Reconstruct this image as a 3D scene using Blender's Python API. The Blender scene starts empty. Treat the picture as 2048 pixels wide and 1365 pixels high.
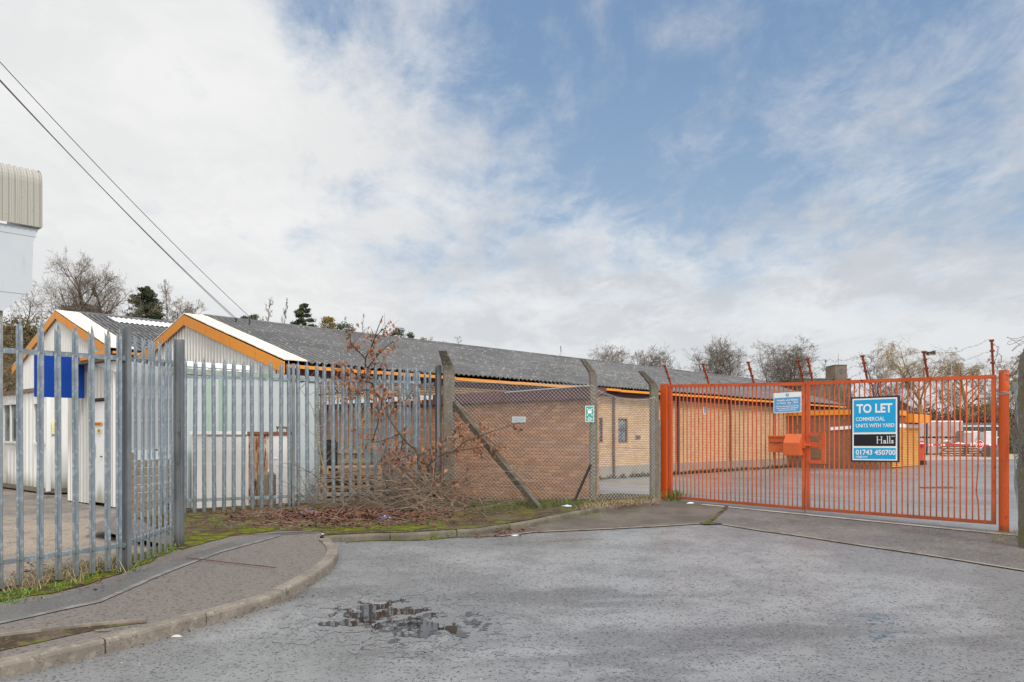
import bpy, math, random
from mathutils import Vector, Matrix, noise as mnoise
from mathutils.geometry import tessellate_polygon
R = math.radians
scene = bpy.context.scene
col = scene.collection
rnd = random.Random(7)

# ------------------------------------------------------------------ survey helpers
F = 1600.0; HX = 1024.0; HY = 875.0; CAMZ = 1.45
S0, SB, SC = -0.447, 0.0054, 0.0453          # the road is a gentle plane rising away from the camera
AX = Vector((0.68, 0.733, 0)).normalized()   # long axis of the sheds
GX = Vector((-AX.y, AX.x, 0))                # along their gables
UP = Vector((0, 0, 1))

def S(x, y): return S0 + SB * x + SC * y
def at(px, py, d): return Vector(((px - HX) / F * d, d, CAMZ - (py - HY) / F * d))
def gr(px, py, dz=0.0):
    u = (px - HX) / F; v = (py - HY) / F
    d = (CAMZ - S0 - dz) / (v + SB * u + SC)
    return Vector((u * d, d, CAMZ - v * d))
def sm(a, b, x):
    t = max(0.0, min(1.0, (x - a) / (b - a))); return t * t * (3 - 2 * t)

# ------------------------------------------------------------------ objects
def tag(o, label=None, cat=None, group=None, kind=None):
    if label: o['label'] = label
    if cat: o['category'] = cat
    if group: o['group'] = group
    if kind: o['kind'] = kind
    return o
def empty(name, loc, label=None, cat=None, group=None, rz=0.0):
    o = bpy.data.objects.new(name, None); col.objects.link(o)
    o.location = loc; o.rotation_euler = (0, 0, rz); o.empty_display_size = 0.2
    return tag(o, label, cat, group)

class MB:
    def __init__(s): s.v = []; s.f = []; s.uv = {}; s.mi = []; s.m = 0
    def add(s, vs, fs, uvs=None):
        b = len(s.v); s.v += [tuple(p) for p in vs]
        for i, f in enumerate(fs):
            if uvs: s.uv[len(s.f)] = uvs[i]
            s.f.append(tuple(b + k for k in f)); s.mi.append(s.m)
        return s
    def quad(s, a, b, c, d, uv=None): return s.add([a, b, c, d], [(0, 1, 2, 3)], [uv] if uv else None)
    def box(s, o, ex, ey, ez, w, l, h):
        """box from corner-centre o (middle of the bottom), axes ex,ey,ez, sizes w,l,h"""
        o = Vector(o); ex = Vector(ex); ey = Vector(ey); ez = Vector(ez)
        vs = [o + ex * (w * i) + ey * (l * j) + ez * (h * k) for k in (0, 1) for j in (-.5, .5) for i in (-.5, .5)]
        return s.add(vs, [(0, 2, 3, 1), (4, 5, 7, 6), (0, 1, 5, 4), (1, 3, 7, 5), (3, 2, 6, 7), (2, 0, 4, 6)])
    def abox(s, x0, x1, y0, y1, z0, z1):
        return s.box(((x0 + x1) / 2, (y0 + y1) / 2, z0), (1, 0, 0), (0, 1, 0), UP, x1 - x0, y1 - y0, z1 - z0)
    def bar(s, a, b, w, h=None, up=UP):
        a = Vector(a); b = Vector(b); d = (b - a); L = d.length; d = d / L
        h = h or w; x = d.cross(Vector(up))
        if x.length < 1e-4: x = d.cross(Vector((0, 1, 0)))
        x.normalize(); y = x.cross(d).normalized()
        vs = [p + x * (w * i) + y * (h * j) for p in (a, b) for (i, j) in ((-.5, -.5), (.5, -.5), (.5, .5), (-.5, .5))]
        return s.add(vs, [(0, 1, 2, 3), (7, 6, 5, 4), (0, 4, 5, 1), (1, 5, 6, 2), (2, 6, 7, 3), (3, 7, 4, 0)])
    def tube(s, pts, rad, n=6, cap=True):
        pts = [Vector(p) for p in pts]; m = len(pts)
        if not isinstance(rad, (list, tuple)): rad = [rad] * m
        vs = []; ref = Vector((.31, .17, .94))
        for i, p in enumerate(pts):
            d = (pts[min(i + 1, m - 1)] - pts[max(i - 1, 0)])
            if d.length < 1e-9: d = Vector((0, 0, 1))
            d.normalize(); x = d.cross(ref)
            if x.length < .15: x = d.cross(Vector((1, 0, 0)))
            x.normalize(); y = d.cross(x)
            for k in range(n):
                a = 2 * math.pi * k / n
                vs.append(p + (x * math.cos(a) + y * math.sin(a)) * rad[i])
        fs = [(i * n + k, i * n + (k + 1) % n, (i + 1) * n + (k + 1) % n, (i + 1) * n + k) for i in range(m - 1) for k in range(n)]
        if cap: fs += [tuple(reversed(range(n))), tuple(range((m - 1) * n, m * n))]
        return s.add(vs, fs)
    def poly(s, pts):
        tri = tessellate_polygon([[Vector(p) for p in pts]])
        out = []
        for t in tri:
            a, b, c = (Vector(pts[i]) for i in t)
            out.append(t if (b - a).cross(c - a).z > 0 else (t[0], t[2], t[1]))
        return s.add(pts, out)
    def prism(s, pts, dirv):
        n = len(pts); d = Vector(dirv)
        vs = [Vector(p) for p in pts] + [Vector(p) + d for p in pts]
        fs = [(i, (i + 1) % n, n + (i + 1) % n, n + i) for i in range(n)]
        tri = tessellate_polygon([[Vector(p) for p in pts]])
        fs += [tuple(t) for t in tri] + [tuple(n + k for k in reversed(t)) for t in tri]
        return s.add(vs, fs)
    def build(s, name, mats, parent=None, loc=None, smooth=False, fix=False):
        off = Vector(parent.location) if parent is not None else Vector(loc if loc is not None else (0, 0, 0))
        if parent is not None and parent.parent is not None: off = off + Vector(parent.parent.location)
        me = bpy.data.meshes.new(name)
        me.from_pydata([(p[0] - off.x, p[1] - off.y, p[2] - off.z) for p in s.v], [], s.f)
        if not isinstance(mats, (list, tuple)): mats = [mats]
        for m in mats: me.materials.append(m)
        if len(mats) > 1: me.polygons.foreach_set('material_index', s.mi)
        if s.uv:
            ul = me.uv_layers.new(name='UVMap')
            for p in me.polygons:
                u = s.uv.get(p.index)
                if u:
                    for k, li in enumerate(p.loop_indices): ul.data[li].uv = u[k]
        if smooth: me.polygons.foreach_set('use_smooth', [True] * len(me.polygons))
        if fix:
            import bmesh
            bm = bmesh.new(); bm.from_mesh(me); bmesh.ops.recalc_face_normals(bm, faces=bm.faces[:]); bm.to_mesh(me); bm.free()
        me.update()
        o = bpy.data.objects.new(name, me); col.objects.link(o)
        if parent is not None: o.parent = parent
        else: o.location = off
        return o
def link_copy(o, parent, loc):
    c = o.copy(); col.objects.link(c); c.parent = parent; c.location = loc; return c
def place_part(name, me, parent, loc, rz=0.0):
    o = bpy.data.objects.new(name, me); col.objects.link(o); o.parent = parent
    o.location = Vector(loc) - Vector(parent.location); o.rotation_euler = (0, 0, rz); return o

# ------------------------------------------------------------------ materials
def ramp(nt, src, lo, hi, smooth=True):
    n = nt.nodes.new('ShaderNodeMapRange'); n.interpolation_type = 'SMOOTHSTEP' if smooth else 'LINEAR'
    n.inputs['From Min'].default_value = lo; n.inputs['From Max'].default_value = hi
    nt.links.new(src, n.inputs['Value']); return n.outputs['Result']
def mixc(nt, fac, a, b, mode='MIX'):
    n = nt.nodes.new('ShaderNodeMix'); n.data_type = 'RGBA'; n.blend_type = mode
    for sock, val in ((n.inputs[0], fac), (n.inputs[6], a), (n.inputs[7], b)):
        if isinstance(val, (int, float)): sock.default_value = val
        elif isinstance(val, (tuple, list)): sock.default_value = (*val[:3], 1)
        else: nt.links.new(val, sock)
    return n.outputs[2]
def mathn(nt, op, a, b=None):
    n = nt.nodes.new('ShaderNodeMath'); n.operation = op
    for i, v in enumerate((a, b)):
        if v is None: continue
        if isinstance(v, (int, float)): n.inputs[i].default_value = v
        else: nt.links.new(v, n.inputs[i])
    return n.outputs[0]
def mat(name, base, rough=.7, metal=0.0, spec=.4, layers=(), bump=None, rlayers=(), brick=None, extra_bumps=(), trans=0.0):
    """layers: (type, scale, lo, hi, colour[, strength, stretch(x,y,z), detail]) type in noise, voro, z, musg"""
    m = bpy.data.materials.new(name); m.use_nodes = True; nt = m.node_tree
    b = nt.nodes['Principled BSDF']; tc = nt.nodes.new('ShaderNodeTexCoord'); obj = tc.outputs['Object']
    def tex(kind, scale, stretch=(1, 1, 1), detail=4.0, seed=0.0):
        mp = nt.nodes.new('ShaderNodeMapping'); mp.inputs['Scale'].default_value = stretch
        mp.inputs['Location'].default_value = (seed * 3.1, seed * 1.7, seed * .9)
        nt.links.new(obj, mp.inputs['Vector'])
        if kind == 'voro':
            t = nt.nodes.new('ShaderNodeTexVoronoi'); t.inputs['Scale'].default_value = scale
            nt.links.new(mp.outputs[0], t.inputs['Vector'])
            sp = nt.nodes.new('ShaderNodeSeparateColor'); nt.links.new(t.outputs['Color'], sp.inputs[0]); return sp.outputs[0]
        if kind == 'vdist':
            t = nt.nodes.new('ShaderNodeTexVoronoi'); t.inputs['Scale'].default_value = scale
            nt.links.new(mp.outputs[0], t.inputs['Vector']); return t.outputs['Distance']
        t = nt.nodes.new('ShaderNodeTexNoise'); t.inputs['Scale'].default_value = scale; t.inputs['Detail'].default_value = detail
        t.inputs['Roughness'].default_value = .62
        nt.links.new(mp.outputs[0], t.inputs['Vector']); return t.outputs['Fac']
    c = base; brickfac = None
    if brick:
        t = nt.nodes.new('ShaderNodeTexBrick'); nt.links.new(tc.outputs['UV'], t.inputs['Vector'])
        t.inputs['Color1'].default_value = (*brick[0], 1); t.inputs['Color2'].default_value = (*brick[1], 1)
        t.inputs['Mortar'].default_value = (*brick[2], 1); t.inputs['Scale'].default_value = 1.0
        t.inputs['Brick Width'].default_value = brick[3]; t.inputs['Row Height'].default_value = brick[4]
        t.inputs['Mortar Size'].default_value = brick[5]; t.inputs['Mortar Smooth'].default_value = .3
        t.inputs['Bias'].default_value = 0.0
        c = t.outputs['Color']; brickfac = t.outputs['Fac']
    for i, L in enumerate(layers):
        kind, scale, lo, hi, cc = L[:5]; st = L[5] if len(L) > 5 else 1.0
        stretch = L[6] if len(L) > 6 else (1, 1, 1); det = L[7] if len(L) > 7 else 4.0
        if kind == 'z':
            sx = nt.nodes.new('ShaderNodeSeparateXYZ'); nt.links.new(obj, sx.inputs[0])
            nz = tex('noise', scale, (1, 1, .25), 4, i + 5)
            zz = mathn(nt, 'ADD', sx.outputs['Z'], mathn(nt, 'MULTIPLY', mathn(nt, 'SUBTRACT', nz, .5), (hi - lo) * 1.6))
            f = ramp(nt, zz, lo, hi)
            f = mathn(nt, 'SUBTRACT', 1.0, f)
        elif kind == 'uvwave':  # stripes along u, for shade painted into the valleys of ribbed sheets
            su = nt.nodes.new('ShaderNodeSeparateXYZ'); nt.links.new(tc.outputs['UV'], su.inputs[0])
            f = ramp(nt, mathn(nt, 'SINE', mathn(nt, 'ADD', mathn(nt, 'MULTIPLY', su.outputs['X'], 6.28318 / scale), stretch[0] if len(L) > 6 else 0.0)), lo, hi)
        else:
            f = ramp(nt, tex(kind, scale, stretch, det, i + 1), lo, hi)
        if st != 1.0: f = mathn(nt, 'MULTIPLY', f, st)
        c = mixc(nt, f, c, cc)
    if isinstance(c, (tuple, list)): b.inputs['Base Color'].default_value = (*c[:3], 1)
    else: nt.links.new(c, b.inputs['Base Color'])
    b.inputs['Metallic'].default_value = metal; b.inputs['Specular IOR Level'].default_value = spec
    r = rough
    for (scale, lo, hi, rv) in rlayers:
        f = ramp(nt, tex('noise', scale, (1, 1, 1), 4, 11), lo, hi)
        n = nt.nodes.new('ShaderNodeMix'); n.data_type = 'FLOAT'; nt.links.new(f, n.inputs[0])
        if isinstance(r, (int, float)): n.inputs[2].default_value = r
        else: nt.links.new(r, n.inputs[2])
        n.inputs[3].default_value = rv; r = n.outputs[0]
    if isinstance(r, (int, float)): b.inputs['Roughness'].default_value = r
    else: nt.links.new(r, b.inputs['Roughness'])
    prev = None
    for (scale, strength, dist) in ([bump] if bump else []) + list(extra_bumps):
        n = nt.nodes.new('ShaderNodeBump'); n.inputs['Strength'].default_value = strength; n.inputs['Distance'].default_value = dist
        nt.links.new(tex('noise', scale, (1, 1, 1), 5, 3), n.inputs['Height'])
        if prev is not None: nt.links.new(prev, n.inputs['Normal'])
        prev = n.outputs[0]
    if brickfac is not None:
        n = nt.nodes.new('ShaderNodeBump'); n.inputs['Strength'].default_value = .6; n.inputs['Distance'].default_value = .008; n.invert = True
        nt.links.new(brickfac, n.inputs['Height'])
        if prev is not None: nt.links.new(prev, n.inputs['Normal'])
        prev = n.outputs[0]
    if prev is not None: nt.links.new(prev, b.inputs['Normal'])
    if trans: b.inputs['Transmission Weight'].default_value = trans
    return m

M = {}
M['asphalt'] = mat('asphalt', (.175, .177, .183), .44, spec=.5, layers=[
    ('noise', .30, .42, .58, (.25, .253, .26), .9), ('noise', 1.3, .44, .62, (.125, .125, .128), .55), ('noise', .55, .54, .64, (.09, .088, .088), .65, (.5, 1.4, 1)), ('noise', 4.5, .56, .66, (.11, .11, .112), .4),
    ('noise', 34, .5, .62, (.235, .237, .242), .4), ('voro', 58, .88, .9, (.05, .05, .051), .8), ('noise', 62, .58, .64, (.06, .06, .061), .7)],
    bump=(48, .22, .010), extra_bumps=[(5, .08, .02)], rlayers=[(.5, .44, .56, .27), (30, .42, .6, .5)])
M['asphalt_dark'] = mat('asphalt_dark', (.105, .098, .094), .62, spec=.4, layers=[
    ('noise', .9, .4, .65, (.165, .15, .138), .8), ('noise', 3.0, .5, .7, (.075, .068, .06), .6),
    ('voro', 90, .82, .86, (.03, .03, .03), .7), ('voro', 80, .9, .93, (.34, .33, .32), .6)],
    bump=(80, .4, .008), rlayers=[(1.3, .45, .6, .42)])
M['apron_left'] = mat('apron_left', (.088, .076, .066), .75, spec=.3, layers=[
    ('noise', 1.4, .42, .66, (.15, .125, .105), .8), ('noise', 2.2, .56, .7, (.085, .09, .03), .55),
    ('voro', 80, .88, .92, (.03, .03, .03), .6)], bump=(60, .4, .008))
M['pavement'] = mat('pavement', (.15, .13, .12), .75, spec=.3, layers=[
    ('noise', .8, .4, .65, (.15, .132, .122), .7), ('voro', 60, .5, .9, (.2, .17, .155), .5),
    ('voro', 50, .82, .86, (.06, .055, .05), .7), ('noise', 40, .6, .66, (.27, .235, .215), .5), ('noise', 2.3, .58, .72, (.1, .1, .045), .3)],
    bump=(80, .5, .01))
M['patch'] = mat('patch', (.095, .093, .094), .75, spec=.3, layers=[('noise', 2.0, .4, .62, (.13, .128, .128), .7), ('voro', 90, .8, .84, (.2, .2, .2), .5)], bump=(80, .5, .01))
M['seam'] = mat('seam', (.20, .195, .19), .8, layers=[('noise', 9, .42, .58, (.125, .12, .115), .9)])
M['kerb'] = mat('kerb', (.225, .195, .165), .85, spec=.25, layers=[
    ('noise', 2.2, .4, .65, (.15, .13, .11), .8), ('noise', 14, .52, .66, (.30, .27, .235), .6), ('noise', 7, .6, .7, (.07, .06, .05), .7),
    ('voro', 60, .9, .94, (.09, .08, .07), .5)], bump=(40, .5, .01))
M['edging'] = mat('edging', (.25, .215, .18), .85, layers=[('noise', 5, .45, .62, (.13, .11, .09), .8), ('noise', 1.2, .55, .65, (.09, .1, .035), .5)], bump=(40, .5, .01))
M['threshold'] = mat('threshold', (.36, .33, .3), .8, layers=[('noise', 4, .45, .62, (.22, .2, .18), .8)], bump=(40, .4, .006))
M['dirt'] = mat('dirt', (.06, .045, .034), .95, spec=.1, layers=[
    ('noise', 2.6, .5, .62, (.105, .11, .018), .75), ('noise', 8, .5, .62, (.095, .052, .036), .8), ('noise', 5, .54, .62, (.15, .16, .022), .65),
    ('noise', 1.5, .54, .68, (.11, .092, .075), .8), ('noise', 20, .6, .68, (.17, .19, .025), .6), ('voro', 45, .92, .95, (.2, .12, .08), .8)],
    bump=(30, .9, .02))
M['moss'] = mat('moss', (.105, .112, .016), .95, spec=.1, layers=[
    ('noise', 7, .46, .6, (.19, .205, .02), .85), ('noise', 4, .5, .6, (.075, .055, .035), .9), ('noise', 30, .55, .68, (.06, .075, .012), .8),
    ('noise', 2.2, .6, .7, (.17, .105, .035), .6)], bump=(55, .9, .03))
M['earth_yard'] = mat('earth_yard', (.29, .24, .195), .9, spec=.2, layers=[
    ('noise', .35, .42, .62, (.16, .155, .155), .9), ('noise', 1.7, .48, .66, (.31, .26, .21), .7), ('noise', 5, .55, .7, (.1, .085, .07), .7),
    ('voro', 50, .88, .92, (.05, .045, .04), .6)], bump=(30, .5, .01))
M['yard'] = mat('yard', (.205, .205, .207), .5, spec=.5, layers=[
    ('noise', .22, .42, .6, (.145, .143, .142), .85), ('noise', .6, .5, .64, (.26, .24, .22), .6), ('noise', 3, .52, .68, (.11, .105, .1), .5), ('voro', 60, .85, .88, (.05, .05, .05), .6)],
    bump=(50, .4, .01), rlayers=[(.3, .42, .6, .3)])
M['yard_concrete'] = mat('yard_concrete', (.38, .31, .26), .85, layers=[('noise', .5, .42, .62, (.3, .255, .22), .8), ('noise', 4, .5, .66, (.22, .2, .18), .5)])
M['ground'] = mat('ground', (.07, .055, .035), .95, spec=.1, layers=[('noise', .25, .4, .6, (.1, .075, .05), .9), ('noise', 1.1, .5, .65, (.06, .06, .03), .8)], bump=(2, .9, .2))
M['galv'] = mat('galv', (.205, .245, .28), .48, metal=.3, spec=.45, layers=[
    ('voro', 38, .55, .8, (.33, .38, .42), .7, (1, 1, .55)), ('voro', 21, .72, .9, (.14, .175, .205), .55, (1, 1, .5)), ('noise', 2.5, .48, .64, (.16, .185, .205), .7), ('noise', 7, .6, .7, (.17, .165, .15), .5, (1, 1, .3)),
    ('noise', 24, .6, .66, (.42, .47, .5), .7, (1, 1, .6)), ('z', 6, .02, .35, (.12, .12, .095), .6)], bump=(60, .12, .003))
M['galv_dark'] = mat('galv_dark', (.135, .148, .16), .5, metal=.3, layers=[('noise', 3, .42, .64, (.22, .235, .25), .8, (1, 1, .4)), ('noise', 9, .62, .7, (.1, .09, .075), .7), ('z', 6, .0, .25, (.06, .055, .045), .8)], bump=(30, .2, .003))
M['orange'] = mat('orange', (.66, .112, .026), .55, spec=.35, layers=[
    ('noise', 1.1, .42, .62, (.54, .08, .02), .8), ('noise', 5, .55, .68, (.40, .115, .05), .6, (1, 1, .3)), ('noise', 2.4, .56, .7, (.58, .15, .06), .6),
    ('noise', 11, .60, .70, (.16, .05, .02), .8), ('noise', 30, .64, .69, (.10, .045, .03), .7), ('z', 4, -.05, .42, (.2, .065, .028), .65)], bump=(30, .12, .004))
M['orange_post'] = mat('orange_post', (.58, .092, .014), .48, spec=.4, layers=[('noise', 2, .5, .7, (.56, .08, .012), .7), ('noise', 9, .64, .70, (.22, .075, .03), .8), ('noise', 4, .62, .72, (.2, .09, .02), .6, (1, 1, .25)), ('z', 5, 0, .2, (.12, .045, .02), .9)], bump=(20, .12, .004))
M['orange_mossy'] = mat('orange_mossy', (.58, .115, .03), .6, layers=[('noise', 4, .5, .66, (.4, .1, .03), .7), ('noise', 9, .55, .7, (.3, .13, .04), .5, (1, 1, .4)), ('noise', 26, .66, .72, (.14, .09, .04), .6)], bump=(20, .2, .004))
M['rust_arm'] = mat('rust_arm', (.26, .05, .02), .75, layers=[('noise', 14, .45, .6, (.36, .07, .022), .8), ('noise', 25, .6, .7, (.1, .03, .02), .8)])
M['wire'] = mat('wire', (.52, .53, .53), .5, metal=.35, layers=[('noise', 3, .5, .7, (.3, .29, .27), .7)])
M['wire_green'] = mat('wire_green', (.20, .25, .235), .5, metal=.3, layers=[('noise', 4, .45, .6, (.2, .26, .24), .8)])
M['wire_rust'] = mat('wire_rust', (.13, .1, .085), .7, layers=[('noise', 6, .45, .6, (.2, .17, .15), .8)])
M['cable'] = mat('cable', (.10, .10, .105), .6)
M['concrete_post'] = mat('concrete_post', (.175, .155, .128), .9, spec=.2, layers=[
    ('noise', 5, .42, .62, (.15, .135, .115), .8), ('noise', 16, .54, .66, (.26, .24, .205), .6), ('noise', 3.2, .56, .66, (.16, .14, .06), .7), ('voro', 70, .88, .93, (.07, .065, .06), .6)], bump=(35, .7, .012))
M['brick_brown'] = mat('brick_brown', (.3, .2, .1), .9, spec=.15, brick=((.55, .285, .155), (.345, .17, .092), (.27, .17, .11), .215, .0725, .009), layers=[
    ('noise', 1.2, .45, .7, (.36, .20, .125), .35), ('noise', 9, .62, .72, (.6, .38, .26), .4, (.3, .3, 1)), ('voro', 3.1, .86, .87, (.25, .13, .085), .22, (.9, .9, 4)), ('noise', .5, .5, .7, (.30, .16, .1), .35),
    ('z', 2, .02, .45, (.25, .16, .09), .5)], bump=(60, .3, .004))
M['brick_far'] = mat('brick_far', (.3, .2, .1), .9, spec=.15, brick=((.34, .165, .10), (.24, .115, .072), (.20, .115, .08), .225, .075, .012), layers=[('noise', .5, .45, .7, (.25, .13, .085), .5), ('z', 1, .05, .5, (.16, .11, .08), .7)], bump=(40, .3, .004))
M['brick_cream'] = mat('brick_cream', (.5, .4, .2), .9, spec=.15, brick=((.67, .45, .275), (.52, .33, .19), (.20, .13, .085), .225, .075, .0125), layers=[('noise', .7, .45, .7, (.58, .40, .235), .4), ('noise', .25, .55, .7, (.5, .33, .2), .4), ('z', 1.5, .15, 1.0, (.48, .33, .21), .5)], bump=(40, .3, .004))
M['plinth'] = mat('plinth', (.27, .235, .2), .9, layers=[('noise', 1.2, .45, .65, (.21, .18, .15), .8), ('z', 1.2, .02, .28, (.035, .04, .022), .95)], bump=(30, .4, .01))
M['maroon'] = mat('maroon', (.125, .05, .058), .55, layers=[('noise', 1.4, .45, .65, (.1, .04, .046), .7), ('noise', 7, .6, .7, (.16, .08, .085), .5)])
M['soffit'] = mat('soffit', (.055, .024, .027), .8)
M['yellow'] = mat('yellow', (.70, .27, .03), .5, layers=[('noise', 2, .5, .68, (.68, .23, .02), .7), ('noise', 14, .65, .72, (.42, .17, .04), .5)])
M['verge_sheet'] = mat('verge_sheet', (.78, .70, .6), .7, layers=[('noise', 2, .45, .65, (.66, .56, .46), .8), ('noise', 8, .62, .7, (.42, .33, .25), .5)])
M['cladding'] = mat('cladding', (.70, .695, .67), .6, layers=[('noise', .8, .45, .65, (.58, .565, .53), .7, (1, 1, .2)), ('noise', 4, .58, .72, (.46, .45, .42), .5, (1, 1, .12)), ('uvwave', .19, .2, .95, (.38, .38, .365), .7, (1.5708,))])  # wave layer darkens the valleys: shade between ribs put into the colour
M['cladding_grey'] = mat('cladding_grey', (.40, .39, .355), .65, layers=[('uvwave', .15, .5, .95, (.19, .185, .165), .7, (1.5708,)), ('noise', 2.5, .5, .68, (.36, .35, .31), .7, (1, 1, .12)), ('noise', 10, .66, .73, (.16, .15, .12), .7), ('z', 1.5, .02, .1, (.2, .2, .15), .5)])  # wave layer paints rib shade into the sheet colour
M['white_wall'] = mat('white_wall', (.80, .80, .79), .55, layers=[('noise', 1.5, .5, .68, (.68, .68, .67), .6, (1, 1, .3)), ('noise', 5, .6, .72, (.5, .49, .46), .5, (1, 1, .15)), ('z', 3, .05, .55, (.27, .28, .19), .85)])
M['white'] = mat('white', (.82, .82, .82), .5, layers=[('noise', 3, .55, .7, (.72, .72, .71), .5)])
M['white_gloss'] = mat('white_gloss', (.84, .85, .86), .35)
M['blue_panel'] = mat('blue_panel', (.003, .042, .27), .5, spec=.2, layers=[('noise', 1.2, .45, .65, (.003, .036, .24), .6)])
M['hopper_grey'] = mat('hopper_grey', (.47, .51, .555), .6, layers=[('noise', .5, .45, .65, (.43, .47, .52), .7), ('noise', 3, .6, .72, (.37, .39, .41), .4, (1, 1, .2))])
M['asbestos'] = mat('asbestos', (.125, .125, .131), .85, spec=.25, layers=[
    ('noise', .45, .42, .62, (.095, .095, .1), .8), ('noise', 2.2, .5, .68, (.18, .18, .185), .7), ('voro', 14, .93, .96, (.34, .34, .33), .5), ('noise', 13, .63, .7, (.3, .3, .29), .6), ('noise', .8, .6, .7, (.14, .13, .11), .6), ('uvwave', .215, -.3, .7, (.022, .022, .024), .95, (4.712,))], bump=(25, .3, .01))  # last layer paints valley shade into the corrugation colour
M['skylight'] = mat('skylight', (.66, .68, .70), .45, layers=[('noise', 2, .5, .68, (.5, .5, .49), .7)])
M['container'] = mat('container', (.48, .53, .545), .6, layers=[('noise', .9, .45, .66, (.42, .47, .485), .7), ('noise', 4, .58, .7, (.36, .385, .38), .5, (1, 1, .12)), ('noise', 14, .68, .74, (.23, .2, .16), .6)])
M['container_green'] = mat('container_green', (.30, .42, .335), .65, layers=[('noise', 1.2, .45, .6, (.40, .5, .44), .7, (1, 1, .2)), ('noise', 5, .52, .66, (.17, .3, .2), .6, (1, 1, .3))])
M['container_rim'] = mat('container_rim', (.25, .30, .27), .7, layers=[('noise', 4, .45, .6, (.36, .4, .37), .8), ('noise', 1.1, .5, .6, (.18, .33, .13), .5)])
M['tank'] = mat('tank', (.77, .755, .73), .6, layers=[('noise', 1.2, .45, .65, (.68, .66, .63), .6), ('noise', 26, .67, .71, (.28, .1, .035), .8), ('z', 4, -.02, .06, (.3, .13, .05), .9)])
M['tank_rust'] = mat('tank_rust', (.66, .56, .47), .7, layers=[('noise', 7, .42, .56, (.42, .2, .08), .8, (1, 1, .1)), ('noise', 9, .52, .6, (.17, .055, .022), .95, (1, 1, .22)), ('noise', 30, .6, .66, (.25, .09, .03), .8)])
M['rust'] = mat('rust', (.22, .085, .045), .85, layers=[('noise', 12, .45, .62, (.32, .15, .08), .8), ('noise', 30, .58, .66, (.1, .04, .025), .8)])
M['wood_new'] = mat('wood_new', (.52, .33, .2), .8, layers=[('noise', 3, .45, .62, (.42, .26, .155), .7, (1, 4, 4)), ('noise', 16, .58, .7, (.3, .18, .11), .6)])
M['wood_old'] = mat('wood_old', (.23, .185, .13), .9, layers=[('noise', 5, .45, .62, (.155, .125, .09), .8, (1, 3, 3)), ('noise', 14, .56, .68, (.32, .28, .2), .6)])
M['black'] = mat('black', (.012, .012, .013), .5, layers=[('noise', 6, .6, .7, (.03, .03, .03), .6)])
M['dark_frame'] = mat('dark_frame', (.05, .035, .06), .5)
M['glass'] = mat('glass', (.07, .09, .095), .12, spec=.6, layers=[('noise', 1.6, .45, .62, (.22, .27, .27), .8, (1, 1, 1.6))])
M['bark'] = mat('bark', (.12, .098, .075), .95, spec=.1, layers=[('noise', 2, .45, .62, (.14, .115, .085), .8), ('noise', 5, .55, .68, (.06, .055, .03), .6)])
M['twig'] = mat('twig', (.165, .135, .112), .95, spec=.1, layers=[('noise', .6, .42, .6, (.21, .175, .14), .8)])
M['twig_pale'] = mat('twig_pale', (.23, .19, .145), .95, spec=.1, layers=[('noise', .6, .42, .6, (.125, .1, .075), .8)])
M['willow'] = mat('willow', (.30, .21, .095), .95, spec=.1, layers=[('noise', .6, .42, .6, (.21, .155, .085), .8)])
M['needle'] = mat('needle', (.058, .075, .046), .9, spec=.1, layers=[('noise', .9, .42, .6, (.095, .108, .06), .9), ('noise', 5, .5, .66, (.034, .046, .032), .8)])
M['gorse'] = mat('gorse', (.22, .16, .03), .9, spec=.1, layers=[('noise', .8, .44, .58, (.07, .08, .028), .9), ('noise', 5, .5, .62, (.36, .235, .03), .7)])
M['scrub'] = mat('scrub', (.135, .095, .055), .95, spec=.1, layers=[('noise', .35, .42, .58, (.19, .145, .075), .9), ('noise', 1.1, .52, .64, (.145, .15, .045), .7), ('noise', 3, .5, .66, (.075, .05, .032), .8)])
M['bramble'] = mat('bramble', (.12, .065, .05), .95, spec=.1, layers=[('noise', 1.2, .42, .58, (.22, .12, .085), .9)])
M['sapling'] = mat('sapling', (.075, .055, .045), .85, layers=[('noise', 10, .45, .62, (.13, .105, .075), .8)])
M['brush'] = mat('brush', (.17, .125, .095), .9, layers=[('noise', 1.5, .42, .58, (.25, .19, .14), .9), ('noise', 5, .5, .64, (.09, .06, .048), .8)])
M['cane'] = mat('cane', (.3, .25, .16), .85, layers=[('noise', 5, .45, .62, (.2, .17, .1), .8)])
M['leaf'] = mat('leaf', (.19, .078, .045), .8, spec=.2, layers=[('noise', 5, .42, .58, (.33, .16, .095), .9), ('noise', 16, .52, .64, (.2, .065, .03), .8)])
M['litter'] = mat('litter', (.135, .062, .046), .9, spec=.15, layers=[('noise', 2.2, .42, .58, (.185, .09, .065), .9), ('noise', 9, .52, .64, (.11, .045, .032), .9), ('noise', 14, .6, .68, (.34, .2, .14), .7)])
M['grass'] = mat('grass', (.085, .115, .03), .85, spec=.2, layers=[('noise', 2, .42, .58, (.13, .15, .045), .8), ('noise', 5, .55, .66, (.25, .22, .09), .7)])
M['straw'] = mat('straw', (.36, .29, .17), .9, layers=[('noise', 3, .42, .58, (.26, .2, .12), .8)])
M['weed'] = mat('weed', (.09, .17, .03), .7, layers=[('noise', 6, .42, .58, (.16, .25, .05), .8)])
M['puddle'] = mat('puddle', (.022, .019, .017), .02, spec=.5, layers=[('noise', 10, .5, .62, (.035, .027, .022), .6)])
M['damp'] = mat('damp', (.155, .157, .163), .24, spec=.55, layers=[('noise', 34, .5, .62, (.2, .2, .205), .5), ('noise', 62, .57, .63, (.05, .05, .051), .8)], bump=(48, .16, .006), rlayers=[(30, .45, .6, .4)])
M['paint_blue'] = mat('paint_blue', (.10, .19, .29), .6)
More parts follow.
